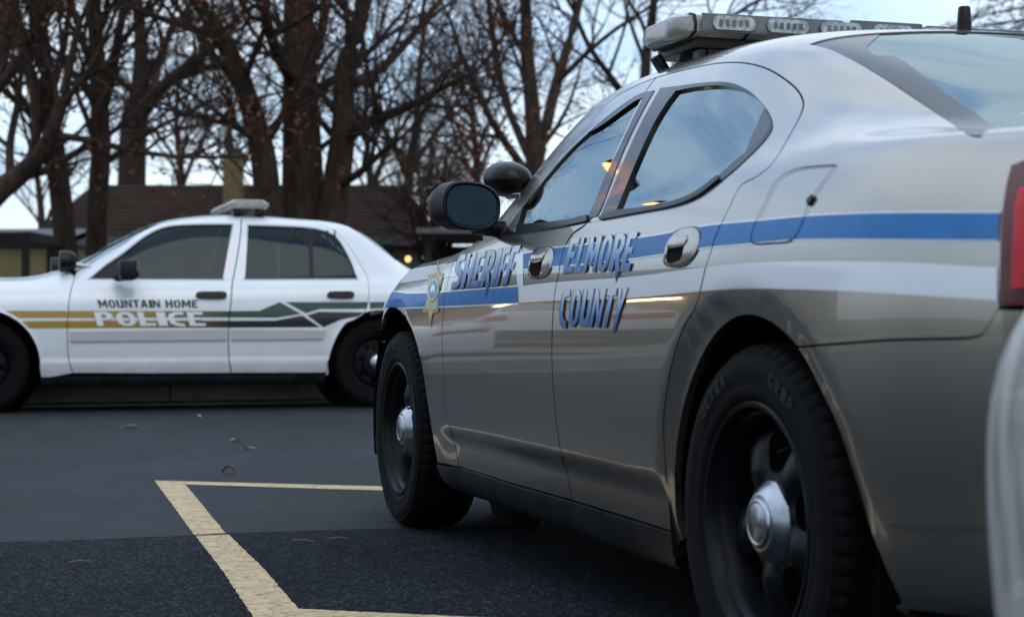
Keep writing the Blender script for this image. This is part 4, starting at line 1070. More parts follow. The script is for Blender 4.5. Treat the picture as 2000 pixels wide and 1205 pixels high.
    # ---- fittings
    for sy in (1, -1):
        c_ = Vector((2.30, .74 * sy, 1.105)); b = MB(); b.lathe([(.001, -.06), (.05, -.055), (.075, -.03), (.08, 0), (.08, .06), (.074, .066)], 28, 'x', c_); b.V = [Vector(v) for v in b.V]
        sp = b.build('spotlight', M['black_gloss'], car, smooth=True)
        b = MB(); b.lathe([(.001, .067), (.074, .066)], 28, 'x', c_); b.build('lamp_lens', M['lens'], sp, smooth=True)
        b = MB(); b.tube([c_ + Vector((-.03, 0, -.02)), c_ + Vector((-.12, .0, -.035)), c_ + Vector((-.22, -.01 * sy, -.035))], [.024, .02, .018], 10); b.build('spotlight_arm', M['chrome'], sp, smooth=True)
    V = []; Fc = []
    bar = MB()
    for y_ in (-.60, -.56, .56, .60):
        e_ = .03 if abs(y_) > .58 else 0
        V += [Vector(p) for p in ((.80 + e_, y_, 1.53), (.79 + e_, y_, 1.57), (.82 + e_, y_, 1.60), (1.06 - e_, y_, 1.60), (1.09 - e_, y_, 1.57), (1.08 - e_, y_, 1.53))]
    for i in range(3):
        Fc += [(i * 6 + k, i * 6 + (k + 1) % 6, (i + 1) * 6 + (k + 1) % 6, (i + 1) * 6 + k) for k in range(6)]
    Fc += [tuple(range(6))[::-1], tuple(range(18, 24))]
    bar.add(V, Fc); bo2 = bar.build('light_bar', M['lens'], car, bevel=.008)
    for y_ in (.5, -.5):
        for x_ in (.85, 1.03):
            b = MB(); b.box((x_, y_, 1.505), (.06, .12, .06)); b.build('bar_foot', M['trim'], bo2, bevel=.006)
    for y_ in (.45, .15, -.15, -.45):
        b = MB(); b.box((.788, y_, 1.565), (.01, .2, .035)); b.build('led_module', M['led'], bo2, bevel=.003)
    b = MB(); b.box((.72, 0, 1.05), (.015, 1.25, .44)); b.build('partition', glass('cage_panel', (.5, .55, .55), .7), car)
    for x_ in np.linspace(.30, .66, 7):
        b = MB(); b.tube([(x_, .80, .98), (x_ - .01, .68, 1.37)], .006, 6); b.build('window_guard', M['trim'], car, smooth=True)
    return bo
def fade(name, c0, c1):
    m = mat(name, c0, .4, coat=.5); t = m.node_tree; b = t.nodes['Principled BSDF']
    co = t.nodes.new('ShaderNodeTexCoord'); sp = t.nodes.new('ShaderNodeSeparateXYZ'); mr = t.nodes.new('ShaderNodeMapRange')
    mr.inputs['From Min'].default_value = 1.85; mr.inputs['From Max'].default_value = 1.15
    r = t.nodes.new('ShaderNodeMix'); r.data_type = 'RGBA'; r.inputs[6].default_value = (*c0, 1); r.inputs[7].default_value = (*c1, 1)
    t.links.new(co.outputs['Object'], sp.inputs[0]); t.links.new(sp.outputs[0], mr.inputs[0]); t.links.new(mr.outputs[0], r.inputs[0]); t.links.new(r.outputs[2], b.inputs['Base Color'])
    return m
M['green'] = mat('green_decal', (.006, .048, .022), .4, coat=.5); M['decal_black'] = mat('black_decal', (.006, .006, .007), .4, coat=.4); M['decal_grey'] = mat('grey_edge_decal', (.25, .25, .26), .4)
cv = thing('police_car', 'white police sedan with gold, green and black stripes parked side-on by the kerb', 'police car', (OCV.x, OCV.y, ZCV), HC.rz)
sedan(HC, cv)

# ------------------------------------------------------------------ ground
def gz(x, y):
    t = min(1, max(0, (y - 8.6) / 3.6)); return .08 * t * t * (3 - 2 * t)
def gpt(px, py, lift=0.0):
    """point of the ground seen at a pixel"""
    y = CAMH * FPX / (py - HY)
    for _ in range(12):
        y = (CAMH - gz(0, y) - lift) * FPX / (py - HY)
    return Vector(((px - CX) / FPX * y, y, gz(0, y) + lift))
def asphalt(name, base, coarse, seed):
    m = bpy.data.materials.new(name); m.use_nodes = True; t = m.node_tree; b = t.nodes['Principled BSDF']; L = t.links.new
    co = t.nodes.new('ShaderNodeTexCoord')
    def noise(sc, det, ro=.6, st=None):
        n = t.nodes.new('ShaderNodeTexNoise'); n.inputs['Scale'].default_value = sc; n.inputs['Detail'].default_value = det; n.inputs['Roughness'].default_value = ro
        src = co.outputs['Object']
        if st:
            mm = t.nodes.new('ShaderNodeMapping'); mm.inputs['Scale'].default_value = st; L(src, mm.inputs[0]); src = mm.outputs[0]
        L(src, n.inputs['Vector']); return n
    def ramp(n, p0, c0, p1, c1):
        r = t.nodes.new('ShaderNodeValToRGB'); e0, e1 = r.color_ramp.elements; e0.position, e1.position = p0, p1
        e0.color = (c0, c0, c0, 1); e1.color = (c1, c1, c1, 1); L(n.outputs[0], r.inputs[0]); return r
    def mul(a, c):
        x = t.nodes.new('ShaderNodeMix'); x.data_type = 'RGBA'; x.blend_type = 'MULTIPLY'; x.inputs[0].default_value = 1; L(a, x.inputs[6]); L(c, x.inputs[7]); return x.outputs[2]
    rgb = t.nodes.new('ShaderNodeRGB'); rgb.outputs[0].default_value = (*base, 1)
    c = mul(rgb.outputs[0], ramp(noise(.9, 6, .65, (1, .45, 1)), .32, .55, .68, 1.35).outputs[0])
    c = mul(c, ramp(noise(9, 5, .7), .3, .7, .7, 1.3).outputs[0])
    v = t.nodes.new('ShaderNodeTexVoronoi'); v.inputs['Scale'].default_value = 95 if coarse else 200; L(co.outputs['Object'], v.inputs['Vector'])
    gr = t.nodes.new('ShaderNodeValToRGB'); gr.color_ramp.elements[0].position, gr.color_ramp.elements[1].position = .0, .62
    k = 8.5 if coarse else 2.2
    gr.color_ramp.elements[0].color = (k * .9, k * .95, k, 1); gr.color_ramp.elements[1].color = (.75, .75, .75, 1)
    sep = t.nodes.new('ShaderNodeSeparateColor'); L(v.outputs['Color'], sep.inputs[0])
    mm = t.nodes.new('ShaderNodeMath'); mm.operation = 'GREATER_THAN'; mm.inputs[1].default_value = .64 if coarse else .74; L(sep.outputs[0], mm.inputs[0])
    mx = t.nodes.new('ShaderNodeMix'); mx.data_type = 'RGBA'; L(mm.outputs[0], mx.inputs[0]); mx.inputs[6].default_value = (.85, .85, .85, 1); L(v.outputs['Distance'], gr.inputs[0]); L(gr.outputs[0], mx.inputs[7])
    c = mul(c, mx.outputs[2])
    # small dark pits
    c = mul(c, ramp(noise(26, 3, .5, (.6, 1.4, 1)), .27, .35, .34, 1.0).outputs[0])
    L(c, b.inputs['Base Color']); b.inputs['Roughness'].default_value = .9 if coarse else .82; b.inputs['Specular IOR Level'].default_value = .10 if coarse else .28
    bp = t.nodes.new('ShaderNodeBump'); bp.inputs['Strength'].default_value = .55 if coarse else .3; bp.inputs['Distance'].default_value = .006
    L(noise(120 if coarse else 160, 4, .7).outputs[0], bp.inputs['Height']); L(bp.outputs[0], b.inputs['Normal'])
    return m
mat_as = asphalt('worn_asphalt', (.0205, .0265, .0315), False, 1)
mat_as2 = asphalt('coarse_asphalt', (.0110, .0132, .0160), True, 2)
ys = [-60, -20, 4, 8, 8.6] + [8.6 + .3 * k for k in range(1, 13)] + [13, 16, 30, 80, 200, 600, 2000]
V = []; Fc = []
for y in ys:
    V += [(-900, y, gz(0, y)), (900, y, gz(0, y))]
Fc = [(2 * i, 2 * i + 1, 2 * i + 3, 2 * i + 2) for i in range(len(ys) - 1)]
mesh_np('ground', V, Fc, mat_as, None, False, 'structure')
# newer, coarser asphalt nearest the camera, its seam running across the bay
seam = [gpt(p[0], p[1]) for p in [(-900, 1068), (0, 1060), (190, 1055), (375, 1047), (440, 1043), (560, 1040), (745, 1034), (1000, 1028), (1500, 1015)]]
for p in seam: p.z = .004
sl_, sr_ = seam[0], seam[-1]
dl = (seam[1] - seam[0]).normalized(); dr = (seam[-1] - seam[-2]).normalized()
V = [sl_ - dl * 14] + seam + [sr_ + dr * 12]; n_ = len(V)
V2 = [Vector((p.x, -14, .004)) for p in V]
mesh_np('asphalt_patch', V + V2, [(i, n_ + i, n_ + i + 1, i + 1) for i in range(n_ - 1)], mat_as2, None, False, 'structure')
sm = []
for p in V: sm.append(p)
b = MB(); r_ = random.Random(3); pts = []
for a, c in zip(sm[:-1], sm[1:]):
    k = max(1, int((c - a).length / .12))
    pts += [a + (c - a) * (j / k) + Vector((0, r_.uniform(-.006, .006), 0)) for j in range(k)]
Vc = []
for p in pts:
    wd = r_.uniform(.003, .009); Vc += [Vector((p.x, p.y - wd, .0055)), Vector((p.x, p.y + wd, .0055))]
mesh_np('asphalt_joint', Vc, [(2 * i, 2 * i + 2, 2 * i + 3, 2 * i + 1) for i in range(len(pts) - 1)], mat('joint_tar', (.006, .006, .006), .9), None, False, 'structure')
# painted bay lines, with ragged worn edges
def paint_mat():
    m = mat('yellow_road_paint', (.56, .42, .24), .7, var=.2, vscale=14, bump=.5, bscale=130); t = m.node_tree; b = t.nodes['Principled BSDF']
    src = b.inputs['Base Color'].links[0].from_socket; co = t.nodes.new('ShaderNodeTexCoord')
    n = t.nodes.new('ShaderNodeTexNoise'); n.inputs['Scale'].default_value = 45; n.inputs['Detail'].default_value = 6; n.inputs['Roughness'].default_value = .75; t.links.new(co.outputs['Object'], n.inputs[0])
    r = t.nodes.new('ShaderNodeValToRGB'); r.color_ramp.elements[0].position, r.color_ramp.elements[1].position = .36, .47
    x = t.nodes.new('ShaderNodeMix'); x.data_type = 'RGBA'; t.links.new(n.outputs[0], r.inputs[0]); t.links.new(r.outputs[0], x.inputs[0]); x.inputs[6].default_value = (.07, .06, .05, 1); t.links.new(src, x.inputs[7]); t.links.new(x.outputs[2], b.inputs['Base Color'])
    return m
pm = paint_mat()
def paint(pxs, seed, lift):
    P = [gpt(a, b_, lift) for a, b_ in pxs]; r_ = random.Random(seed)
    p2 = resample([(p.x, p.y) for p in P], .016); p2 = [(x + r_.gauss(0, .0014), y + r_.gauss(0, .0014)) for x, y in p2]
    q, T = cdt([p2], [], .06); 
    return mesh_np('bay_marking', [(x, y, gz(x, y) + lift) for x, y in q], [t for t in T], pm, None, False, 'structure')
def g_line(a, b_, k0, k1):
    A, B = gpt(*a), gpt(*b_); d = B - A
    f = lambda P: (P.x / P.y * FPX + CX, HY + (CAMH - P.z) / P.y * FPX)
    return f(A + d * k0), f(A + d * k1)
far_t = g_line((302, 938), (735, 949), 0, 5.2); far_b = g_line((362, 945.5), (735, 957), 0, 5.2)
paint([(302, 938), far_t[1], far_b[1], (362, 945.5), (441, 1041), (380, 1045)], 1, .003)
nr = g_line((583, 1188), (905, 1203), 0, 6)
nb = g_line((610, 1222), (905, 1236), 0, 6)
ln2 = g_line((440, 1115), (495, 1205), 0, 3.0); rn2 = g_line((520, 1110), (583, 1188), 1, 1.0)
paint([(382, 1046), (447, 1043), (517, 1112), (583, 1188), nr[1], nb[1], (612, 1224), (690, 1330), (575, 1330), (495, 1205), (437, 1117)], 2, .0065)
# kerb, gutter and pavement behind the police car
KD = -FCV; KN = Vector((-KD.y, KD.x)); K0 = Vector((-2.85, 13.45))
def strip(name, a, c, z0, z1, m, kind='structure'):
    q = [K0 + KD * s_ + KN * o_ for s_, o_ in ((-40, a), (45, a), (45, c), (-40, c))]
    mb = MB(); mb.add([(p.x, p.y, z0) for p in q] + [(p.x, p.y, z1) for p in q], [(4, 5, 6, 7), (0, 1, 5, 4), (1, 2, 6, 5), (2, 3, 7, 6), (3, 0, 4, 7)])
    o = mb.build(name, m); o['kind'] = kind; return o
conc = mat('concrete', (.24, .235, .215), .85, var=.25, vscale=3, bump=.3, bscale=60)
strip('gutter', 0, .42, .05, .092, conc)
strip('kerb', .423, .58, .05, .23, conc)
strip('pavement', .583, 2.1, .05, .226, conc)
mb = MB()
for s_ in np.arange(-6, 8, 1.55):
    q = K0 + KD * s_ + KN * .21; mb.box((q.x, q.y, .092), (.014, .42, .006), Matrix.Rotation(math.atan2(KD.y, KD.x), 3, 'Z'))
    q = K0 + KD * s_ + KN * .421; mb.box((q.x, q.y, .16), (.014, .008, .14), Matrix.Rotation(math.atan2(KD.y, KD.x), 3, 'Z'))
o = mb.build('kerb_joint', mat('joint_dark', (.03, .03, .028), .9)); o['kind'] = 'structure'
strip('lawn', 2.103, 60, .05, .17, mat('dry_lawn', (.06, .055, .03), .95, var=.5, vscale=2.5, bump=.6, bscale=30))

# ------------------------------------------------------------------ leaves and twigs on the ground
def leaf(px, py, L_, W_, curl, col, rz, label, seed):
    p = gpt(px, py, .01); mb = MB(); n_ = 10; V = []
    for i in range(n_ + 1):
        t = i / n_; x = (t - .5) * L_; hw = W_ * math.sin(PI * min(1, t * .96 + .02))**.8 * .5; z = curl * math.sin(PI * t)
        V += [Vector((x, -hw, z + .35 * curl * (1 - .0))), Vector((x, 0, z)), Vector((x, hw, z + .3 * curl))]
    Fc = []
    for i in range(n_):
        for j in range(2):
            Fc.append((3 * i + j, 3 * i + 3 + j, 3 * i + 4 + j, 3 * i + 1 + j))
    V = [v + Vector((0, 0, .002)) for v in V] ; k = len(V)
    V2 = [v - Vector((0, 0, .0015)) for v in V]
    mb.add(V, Fc); mb.add(V2, [f_[::-1] for f_ in Fc]); mb.tube([(-L_ * .5, 0, .002), (-L_ * .68, .004, .001)], .0012, 5)
    o = mb.build('fallen_leaf', col, smooth=True); o.location = p - Vector((0, 0, .006)); o.rotation_euler = (0, 0, rz); tag(o, label, 'leaf', 'fallen leaves on the asphalt')
lf1 = mat('rust_leaf', (.15, .03, .010), .7, var=.3, vscale=40); lf2 = mat('pale_leaf', (.42, .33, .28), .8, var=.3, vscale=50)
leaf(447, 921, .066, .07, .028, lf1, .1, 'curled rust brown leaf lying just beyond the tip of the yellow line', 1)
leaf(255, 833, .10, .05, .012, lf2, .2, 'pale dry leaf nearest the left front wheel of the white police car', 2)
leaf(385, 814, .07, .05, .014, lf2, -.3, 'pale dry leaf lying below the rear door of the white police car', 3)
leaf(459, 859, .07, .035, .010, lf2, .5, 'pale leaf in mid lot, farther of two lying close together', 4)
leaf(487, 875, .085, .03, .008, lf2, -.2, 'pale thin leaf in mid lot, nearer of two lying close together', 5)
def needle(px, py, L_, rz, label, bend=.2):
    p = gpt(px, py, .008); mb = MB()
    for k in (-1, 1):
        mb.tube([(-L_ / 2, 0, .003), (0, k * .004, .004 + .003), (L_ / 2, k * bend * L_, .003)], [.0014, .0012, .0006], 5)
    o = mb.build('pine_needle', mat('dry_needle', (.16, .10, .065), .8)); o.location = p; o.rotation_euler = (0, 0, rz); tag(o, label, 'twig', 'pine needles on the asphalt')
needle(155, 1098, .075, .5, 'dry pine needle pair on coarse asphalt at the far left', .15)
needle(592, 1057, .085, -.3, 'dry pine needle pair beside the yellow line below the seam', .1)
needle(660, 1052, .075, .1, 'thin dry needle pair between yellow line and front tyre', .05)

# ------------------------------------------------------------------ houses
shing = mat('brown_shingles', (.032, .020, .013), .9, spec=.15, var=.45, vscale=3.0, stretch=(.6, 2, 9), bump=.4, bscale=14)
dkwall = mat('dark_siding', (.035, .028, .024), .85, var=.3, vscale=4); fascia = mat('grey_fascia', (.085, .08, .08), .7, var=.2)
def wpt(px, py, d):
    return Vector(((px - CX) / FPX * d, d, CAMH - (py - HY) / FPX * d))
house = thing('house', 'low house with a long brown shingle hip roof behind the bare trees', 'house', (-5.6, 39, .17))
def hb(name, mb, m, par=house, **k):
    mb.V = [Vector(v) - Vector(par.location) for v in mb.V]; return mb.build(name, m, par, **k)
X0, X1, YF, YB, ZE, ZR = -10.2, -1.75, 36.0, 43.0, 2.42, 3.82
mb = MB(); mb.box(((X0 + X1) / 2, (YF + .5 + YB - .5) / 2, (ZE + .17) / 2), (X1 - X0 - 1.0, YB - YF - 1.0, ZE - .17)); hb('wall', mb, dkwall)
mb = MB(); R0, R1, YM = -9.7, -2.45, 39.5
V = [(X0, YF, ZE), (X1, YF, ZE), (X1, YB, ZE), (X0, YB, ZE), (R0, YM, ZR), (R1, YM, ZR)]
V2 = [(x, y, z - .12) for x, y, z in V]
mb.add(V + V2, [(0, 1, 5, 4), (1, 2, 5), (2, 3, 4, 5), (3, 0, 4), (6, 10, 11, 7), (7, 11, 8), (8, 11, 10, 9), (9, 10, 6), (0, 6, 7, 1), (1, 7, 8, 2), (2, 8, 9, 3), (3, 9, 6, 0)])
rf = hb('roof', mb, shing)
mb = MB(); r_ = random.Random(5)
for k in range(1, 13):                                   # shingle courses
    t = k / 13; y = YF + (YM - YF) * t; z = ZE + (ZR - ZE) * t; xa = X0 + (R0 - X0) * t; xb = X1 + (R1 - X1) * t
    mb.box(((xa + xb) / 2, y, z + .008), (xb - xa, .03, .025))
hb('shingle_courses', mb, shing, rf) if False else None
o = rf
mb2 = MB(); mb2.V, mb2.F = mb.V, mb.F; mb2.V = [Vector(v) - Vector(house.location) for v in mb2.V]; mb2.build('shingle_edge', shing, rf)
mb = MB(); mb.box(((X0 + X1) / 2, YF - .02, ZE - .06), (X1 - X0, .04, .17)); hb('fascia', mb, fascia)
mb = MB(); mb.box((-2.75, YF + .47, 1.25), (.95, .06, 2.05)); dd = hb('door', mb, mat('grey_door', (.10, .10, .10), .7))
mb = MB(); mb.box((-5.5, YF + .47, 1.45), (1.4, .06, 1.0)); hb('window', mb, mat('dark_pane', (.02, .025, .03), .1))
lampm = mat('warm_bulb', (1, .7, .35), .5, emis=(1.0, .58, .20), estr=1.7)
pl = thing('porch_lamp', 'small warm lit porch lamp on the wall beside the house door', 'lamp', tuple(wpt(797, 506, 36.35)))
mb = MB(); mb.lathe([(.001, -.07), (.05, -.05), (.062, 0), (.05, .05), (.001, .07)], 16, 'z'); mb.build('bulb', lampm, pl, smooth=True)
mb = MB(); mb.box((0, .09, .02), (.06, .10, .12)); mb.box((0, 0, .085), (.13, .13, .02)); mb.build('bracket', M['black'], pl)
ch = thing('chimney', 'tall tan brick chimney rising above the brown shingle roof', 'chimney', (-6.25, 38.3, .17))
def brick(name, c1, c2, mortar, sc):
    m = bpy.data.materials.new(name); m.use_nodes = True; t = m.node_tree; b = t.nodes['Principled BSDF']; co = t.nodes.new('ShaderNodeTexCoord')
    mp_ = t.nodes.new('ShaderNodeMapping'); mp_.inputs['Rotation'].default_value = (rad(90), 0, 0)
    br = t.nodes.new('ShaderNodeTexBrick'); br.inputs['Scale'].default_value = sc; br.inputs['Color1'].default_value = (*c1, 1); br.inputs['Color2'].default_value = (*c2, 1); br.inputs['Mortar'].default_value = (*mortar, 1)
    t.links.new(co.outputs['Object'], mp_.inputs[0]); t.links.new(mp_.outputs[0], br.inputs[0]); t.links.new(br.outputs[0], b.inputs['Base Color']); b.inputs['Roughness'].default_value = .9
    return m
bk = brick('tan_brick', (.20, .145, .06), (.16, .11, .045), (.13, .105, .07), 4)
def cb(name, mb, m, par):
    mb.V = [Vector(v) - Vector(par.location) for v in mb.V]; return mb.build(name, m, par)
mb = MB(); mb.box((-6.25, 38.3, 2.25), (.40, .42, 4.2)); cb('stack', mb, bk, ch)
mb = MB(); mb.box((-6.25, 38.3, 4.38), (.46, .48, .07)); cb('cap', mb, mat('tan_cap', (.14, .10, .05), .9), ch)
mb = MB(); mb.tube([(-6.18, 38.3, 4.4), (-6.18, 38.3, 4.55)], .08, 12); cb('flue', mb, dkwall, ch)
# carport to the right
cp = thing('carport', 'dark open carport with a grey flat roof edge right of the brown house', 'carport', (.2, 31, .17))
mb = MB(); mb.box((.9, 32.5, 2.30), (5.2, 4.6, .10)); cb('roof', mb, mat('grey_roof', (.15, .145, .15), .8, var=.2), cp)
mb = MB(); V = [(-1.35, 30.6, 2.36), (3.3, 30.6, 2.36), (3.3, 34.4, 2.36), (-1.35, 34.4, 2.36), (-.9, 32, 2.62), (2.9, 32, 2.62), (2.9, 33.4, 2.62), (-.9, 33.4, 2.62)]
mb.add(V, [(0, 1, 5, 4), (1, 2, 6, 5), (2, 3, 7, 6), (3, 0, 4, 7), (4, 5, 6, 7)]); cb('roof_crown', mb, mat('grey_roof', (0, 0, 0)), cp)
for x_, y_ in ((-1.5, 30.6), (3.3, 30.6), (-1.5, 34.6), (3.3, 34.6), (.9, 30.6)):
    mb = MB(); mb.box((x_, y_, 1.21), (.12, .12, 2.08)); cb('post', mb, dkwall, cp)
mb = MB(); mb.box((.9, 34.75, 1.2), (5.0, .1, 2.0)); cb('back_wall', mb, dkwall, cp)
# pale building and pergola at the left
pb = thing('garage', 'low pale yellow sided garage with a grey roof at the left', 'garage', (-11, 31, .17))
def siding(name, col, sc):
    m = mat(name, col, .8, var=.12, vscale=2); t = m.node_tree; b = t.nodes['Principled BSDF']; co = t.nodes.new('ShaderNodeTexCoord'); wv = t.nodes.new('ShaderNodeTexWave'); wv.bands_direction = 'Z'; wv.wave_profile = 'SAW'; wv.inputs['Scale'].default_value = sc
    bp = t.nodes.new('ShaderNodeBump'); bp.inputs['Strength'].default_value = .6; bp.inputs['Distance'].default_value = .02; t.links.new(co.outputs['Object'], wv.inputs[0]); t.links.new(wv.outputs[0], bp.inputs['Height']); t.links.new(bp.outputs[0], b.inputs['Normal']); return m
ysid = siding('yellow_siding', (.30, .25, .115), 2.2)
mb = MB(); mb.box((-11.0, 32, 1.13), (6.1, 4, 1.92)); cb('wall', mb, ysid, pb)
mb = MB(); mb.box((-7.93, 29.98, 1.13), (.10, .06, 1.92)); cb('corner_board', mb, M['decal_white'], pb)
mb = MB(); V = [(-14.3, 29.85, 2.10), (-7.85, 29.85, 2.10), (-7.85, 34.2, 2.10), (-14.3, 34.2, 2.10), (-14.3, 32, 2.42), (-7.85, 32, 2.42)]
V2 = [(x, y, z - .1) for x, y, z in V]
mb.add(V + V2, [(0, 1, 5, 4), (2, 3, 4, 5), (6, 10, 11, 7), (8, 11, 10, 9), (0, 6, 7, 1), (2, 8, 9, 3), (1, 7, 11, 5), (1, 5, 11, 8), (5, 2, 8, 11), (3, 9, 10, 4), (4, 10, 6, 0)]); cb('roof', mb, mat('grey_shingles', (.14, .14, .15), .85, var=.2), pb)
pg = thing('pergola', 'dark timber frame standing in front of the pale yellow garage', 'pergola', (-8, 25, .17))
pgm = mat('dark_timber', (.018, .014, .012), .8, var=.3)
mb = MB(); mb.box((-8.6, 25, 1.93), (3.1, .12, .16)); mb.box((-8.6, 27, 1.93), (3.1, .12, .16)); mb.box((-7.12, 26, 1.95), (.12, 2.0, .14)); cb('beam', mb, pgm, pg)
for x_, y_ in ((-7.12, 25), (-7.3, 27), (-9.9, 25), (-9.9, 27)):
    mb = MB(); mb.box((x_, y_, 1.01), (.10, .10, 1.68)); cb('post', mb, pgm, pg)

# ------------------------------------------------------------------ the two plain white cars
def dirty():
    m = mat('dirty_white_paint', (.60, .585, .55), .4, coat=.3, var=.10, vscale=6); t = m.node_tree; b = t.nodes['Principled BSDF']; src = b.inputs['Base Color'].links[0].from_socket
    co = t.nodes.new('ShaderNodeTexCoord'); mp_ = t.nodes.new('ShaderNodeMapping'); mp_.inputs['Scale'].default_value = (14, 14, 3.5)
    n = t.nodes.new('ShaderNodeTexNoise'); n.inputs['Scale'].default_value = 1.6; n.inputs['Detail'].default_value = 5; r = t.nodes.new('ShaderNodeValToRGB'); r.color_ramp.elements[0].position, r.color_ramp.elements[1].position = .48, .64
    x = t.nodes.new('ShaderNodeMix'); x.data_type = 'RGBA'; t.links.new(co.outputs['Object'], mp_.inputs[0]); t.links.new(mp_.outputs[0], n.inputs[0]); t.links.new(n.outputs[0], r.inputs[0]); t.links.new(r.outputs[0], x.inputs[0]); t.links.new(src, x.inputs[6]); x.inputs[7].default_value = (.33, .29, .26, 1); t.links.new(x.outputs[2], b.inputs['Base Color'])
    return m
nearcar = thing('parked_car', 'dirt streaked white car nosed close behind the silver patrol car at the right edge', 'car', (1.468, -1.70, 0), rad(90))
sedan(HC, nearcar, False, dirty())
farcar = thing('parked_car', 'plain white sedan on a drive beyond the left edge, mirrored in the patrol car door', 'car', (-10.2, 18.9, .236), math.atan2(.82, -.57))
sedan(HC, farcar, False)

# ------------------------------------------------------------------ trees
def tube_fast(V, Fc, pts, rs, n):
    k0 = len(V); prev = None; m_ = len(pts)
    for i in range(m_):
        p = pts[i]; a = pts[min(i + 1, m_ - 1)]; b_ = pts[max(i - 1, 0)]
        dx, dy, dz = a[0] - b_[0], a[1] - b_[1], a[2] - b_[2]
        l = math.sqrt(dx * dx + dy * dy + dz * dz) + 1e-9; dx /= l; dy /= l; dz /= l
        if abs(dz) < .9: ux, uy, uz = -dy, dx, 0.0
        else: ux, uy, uz = 0.0, -dz, dy
        l = math.sqrt(ux * ux + uy * uy + uz * uz) + 1e-9; ux /= l; uy /= l; uz /= l
        vx, vy, vz = dy * uz - dz * uy, dz * ux - dx * uz, dx * uy - dy * ux
        r = rs[i]
        for k in range(n):
            c, s_ = math.cos(2 * PI * k / n) * r, math.sin(2 * PI * k / n) * r
            V.append((p[0] + ux * c + vx * s_, p[1] + uy * c + vy * s_, p[2] + uz * c + vz * s_))
    for i in range(m_ - 1):
        for k in range(n):
            k2 = (k + 1) % n; Fc.append((k0 + i * n + k, k0 + i * n + k2, k0 + (i + 1) * n + k2, k0 + (i + 1) * n + k))
bark = mat('grey_brown_bark', (.050, .035, .027), .95, spec=.15, var=.5, vscale=5, stretch=(3, 3, .5), bump=.9, bscale=9)
twigm = mat('twig_bark', (.044, .029, .022), .95, spec=.15, var=.3, vscale=2)
dleaf = mat('dead_leaves', (.12, .036, .016), .8, spec=.2, var=.5, vscale=1.3, col2=(.13, .06, .03))
ZTOP = 9.5
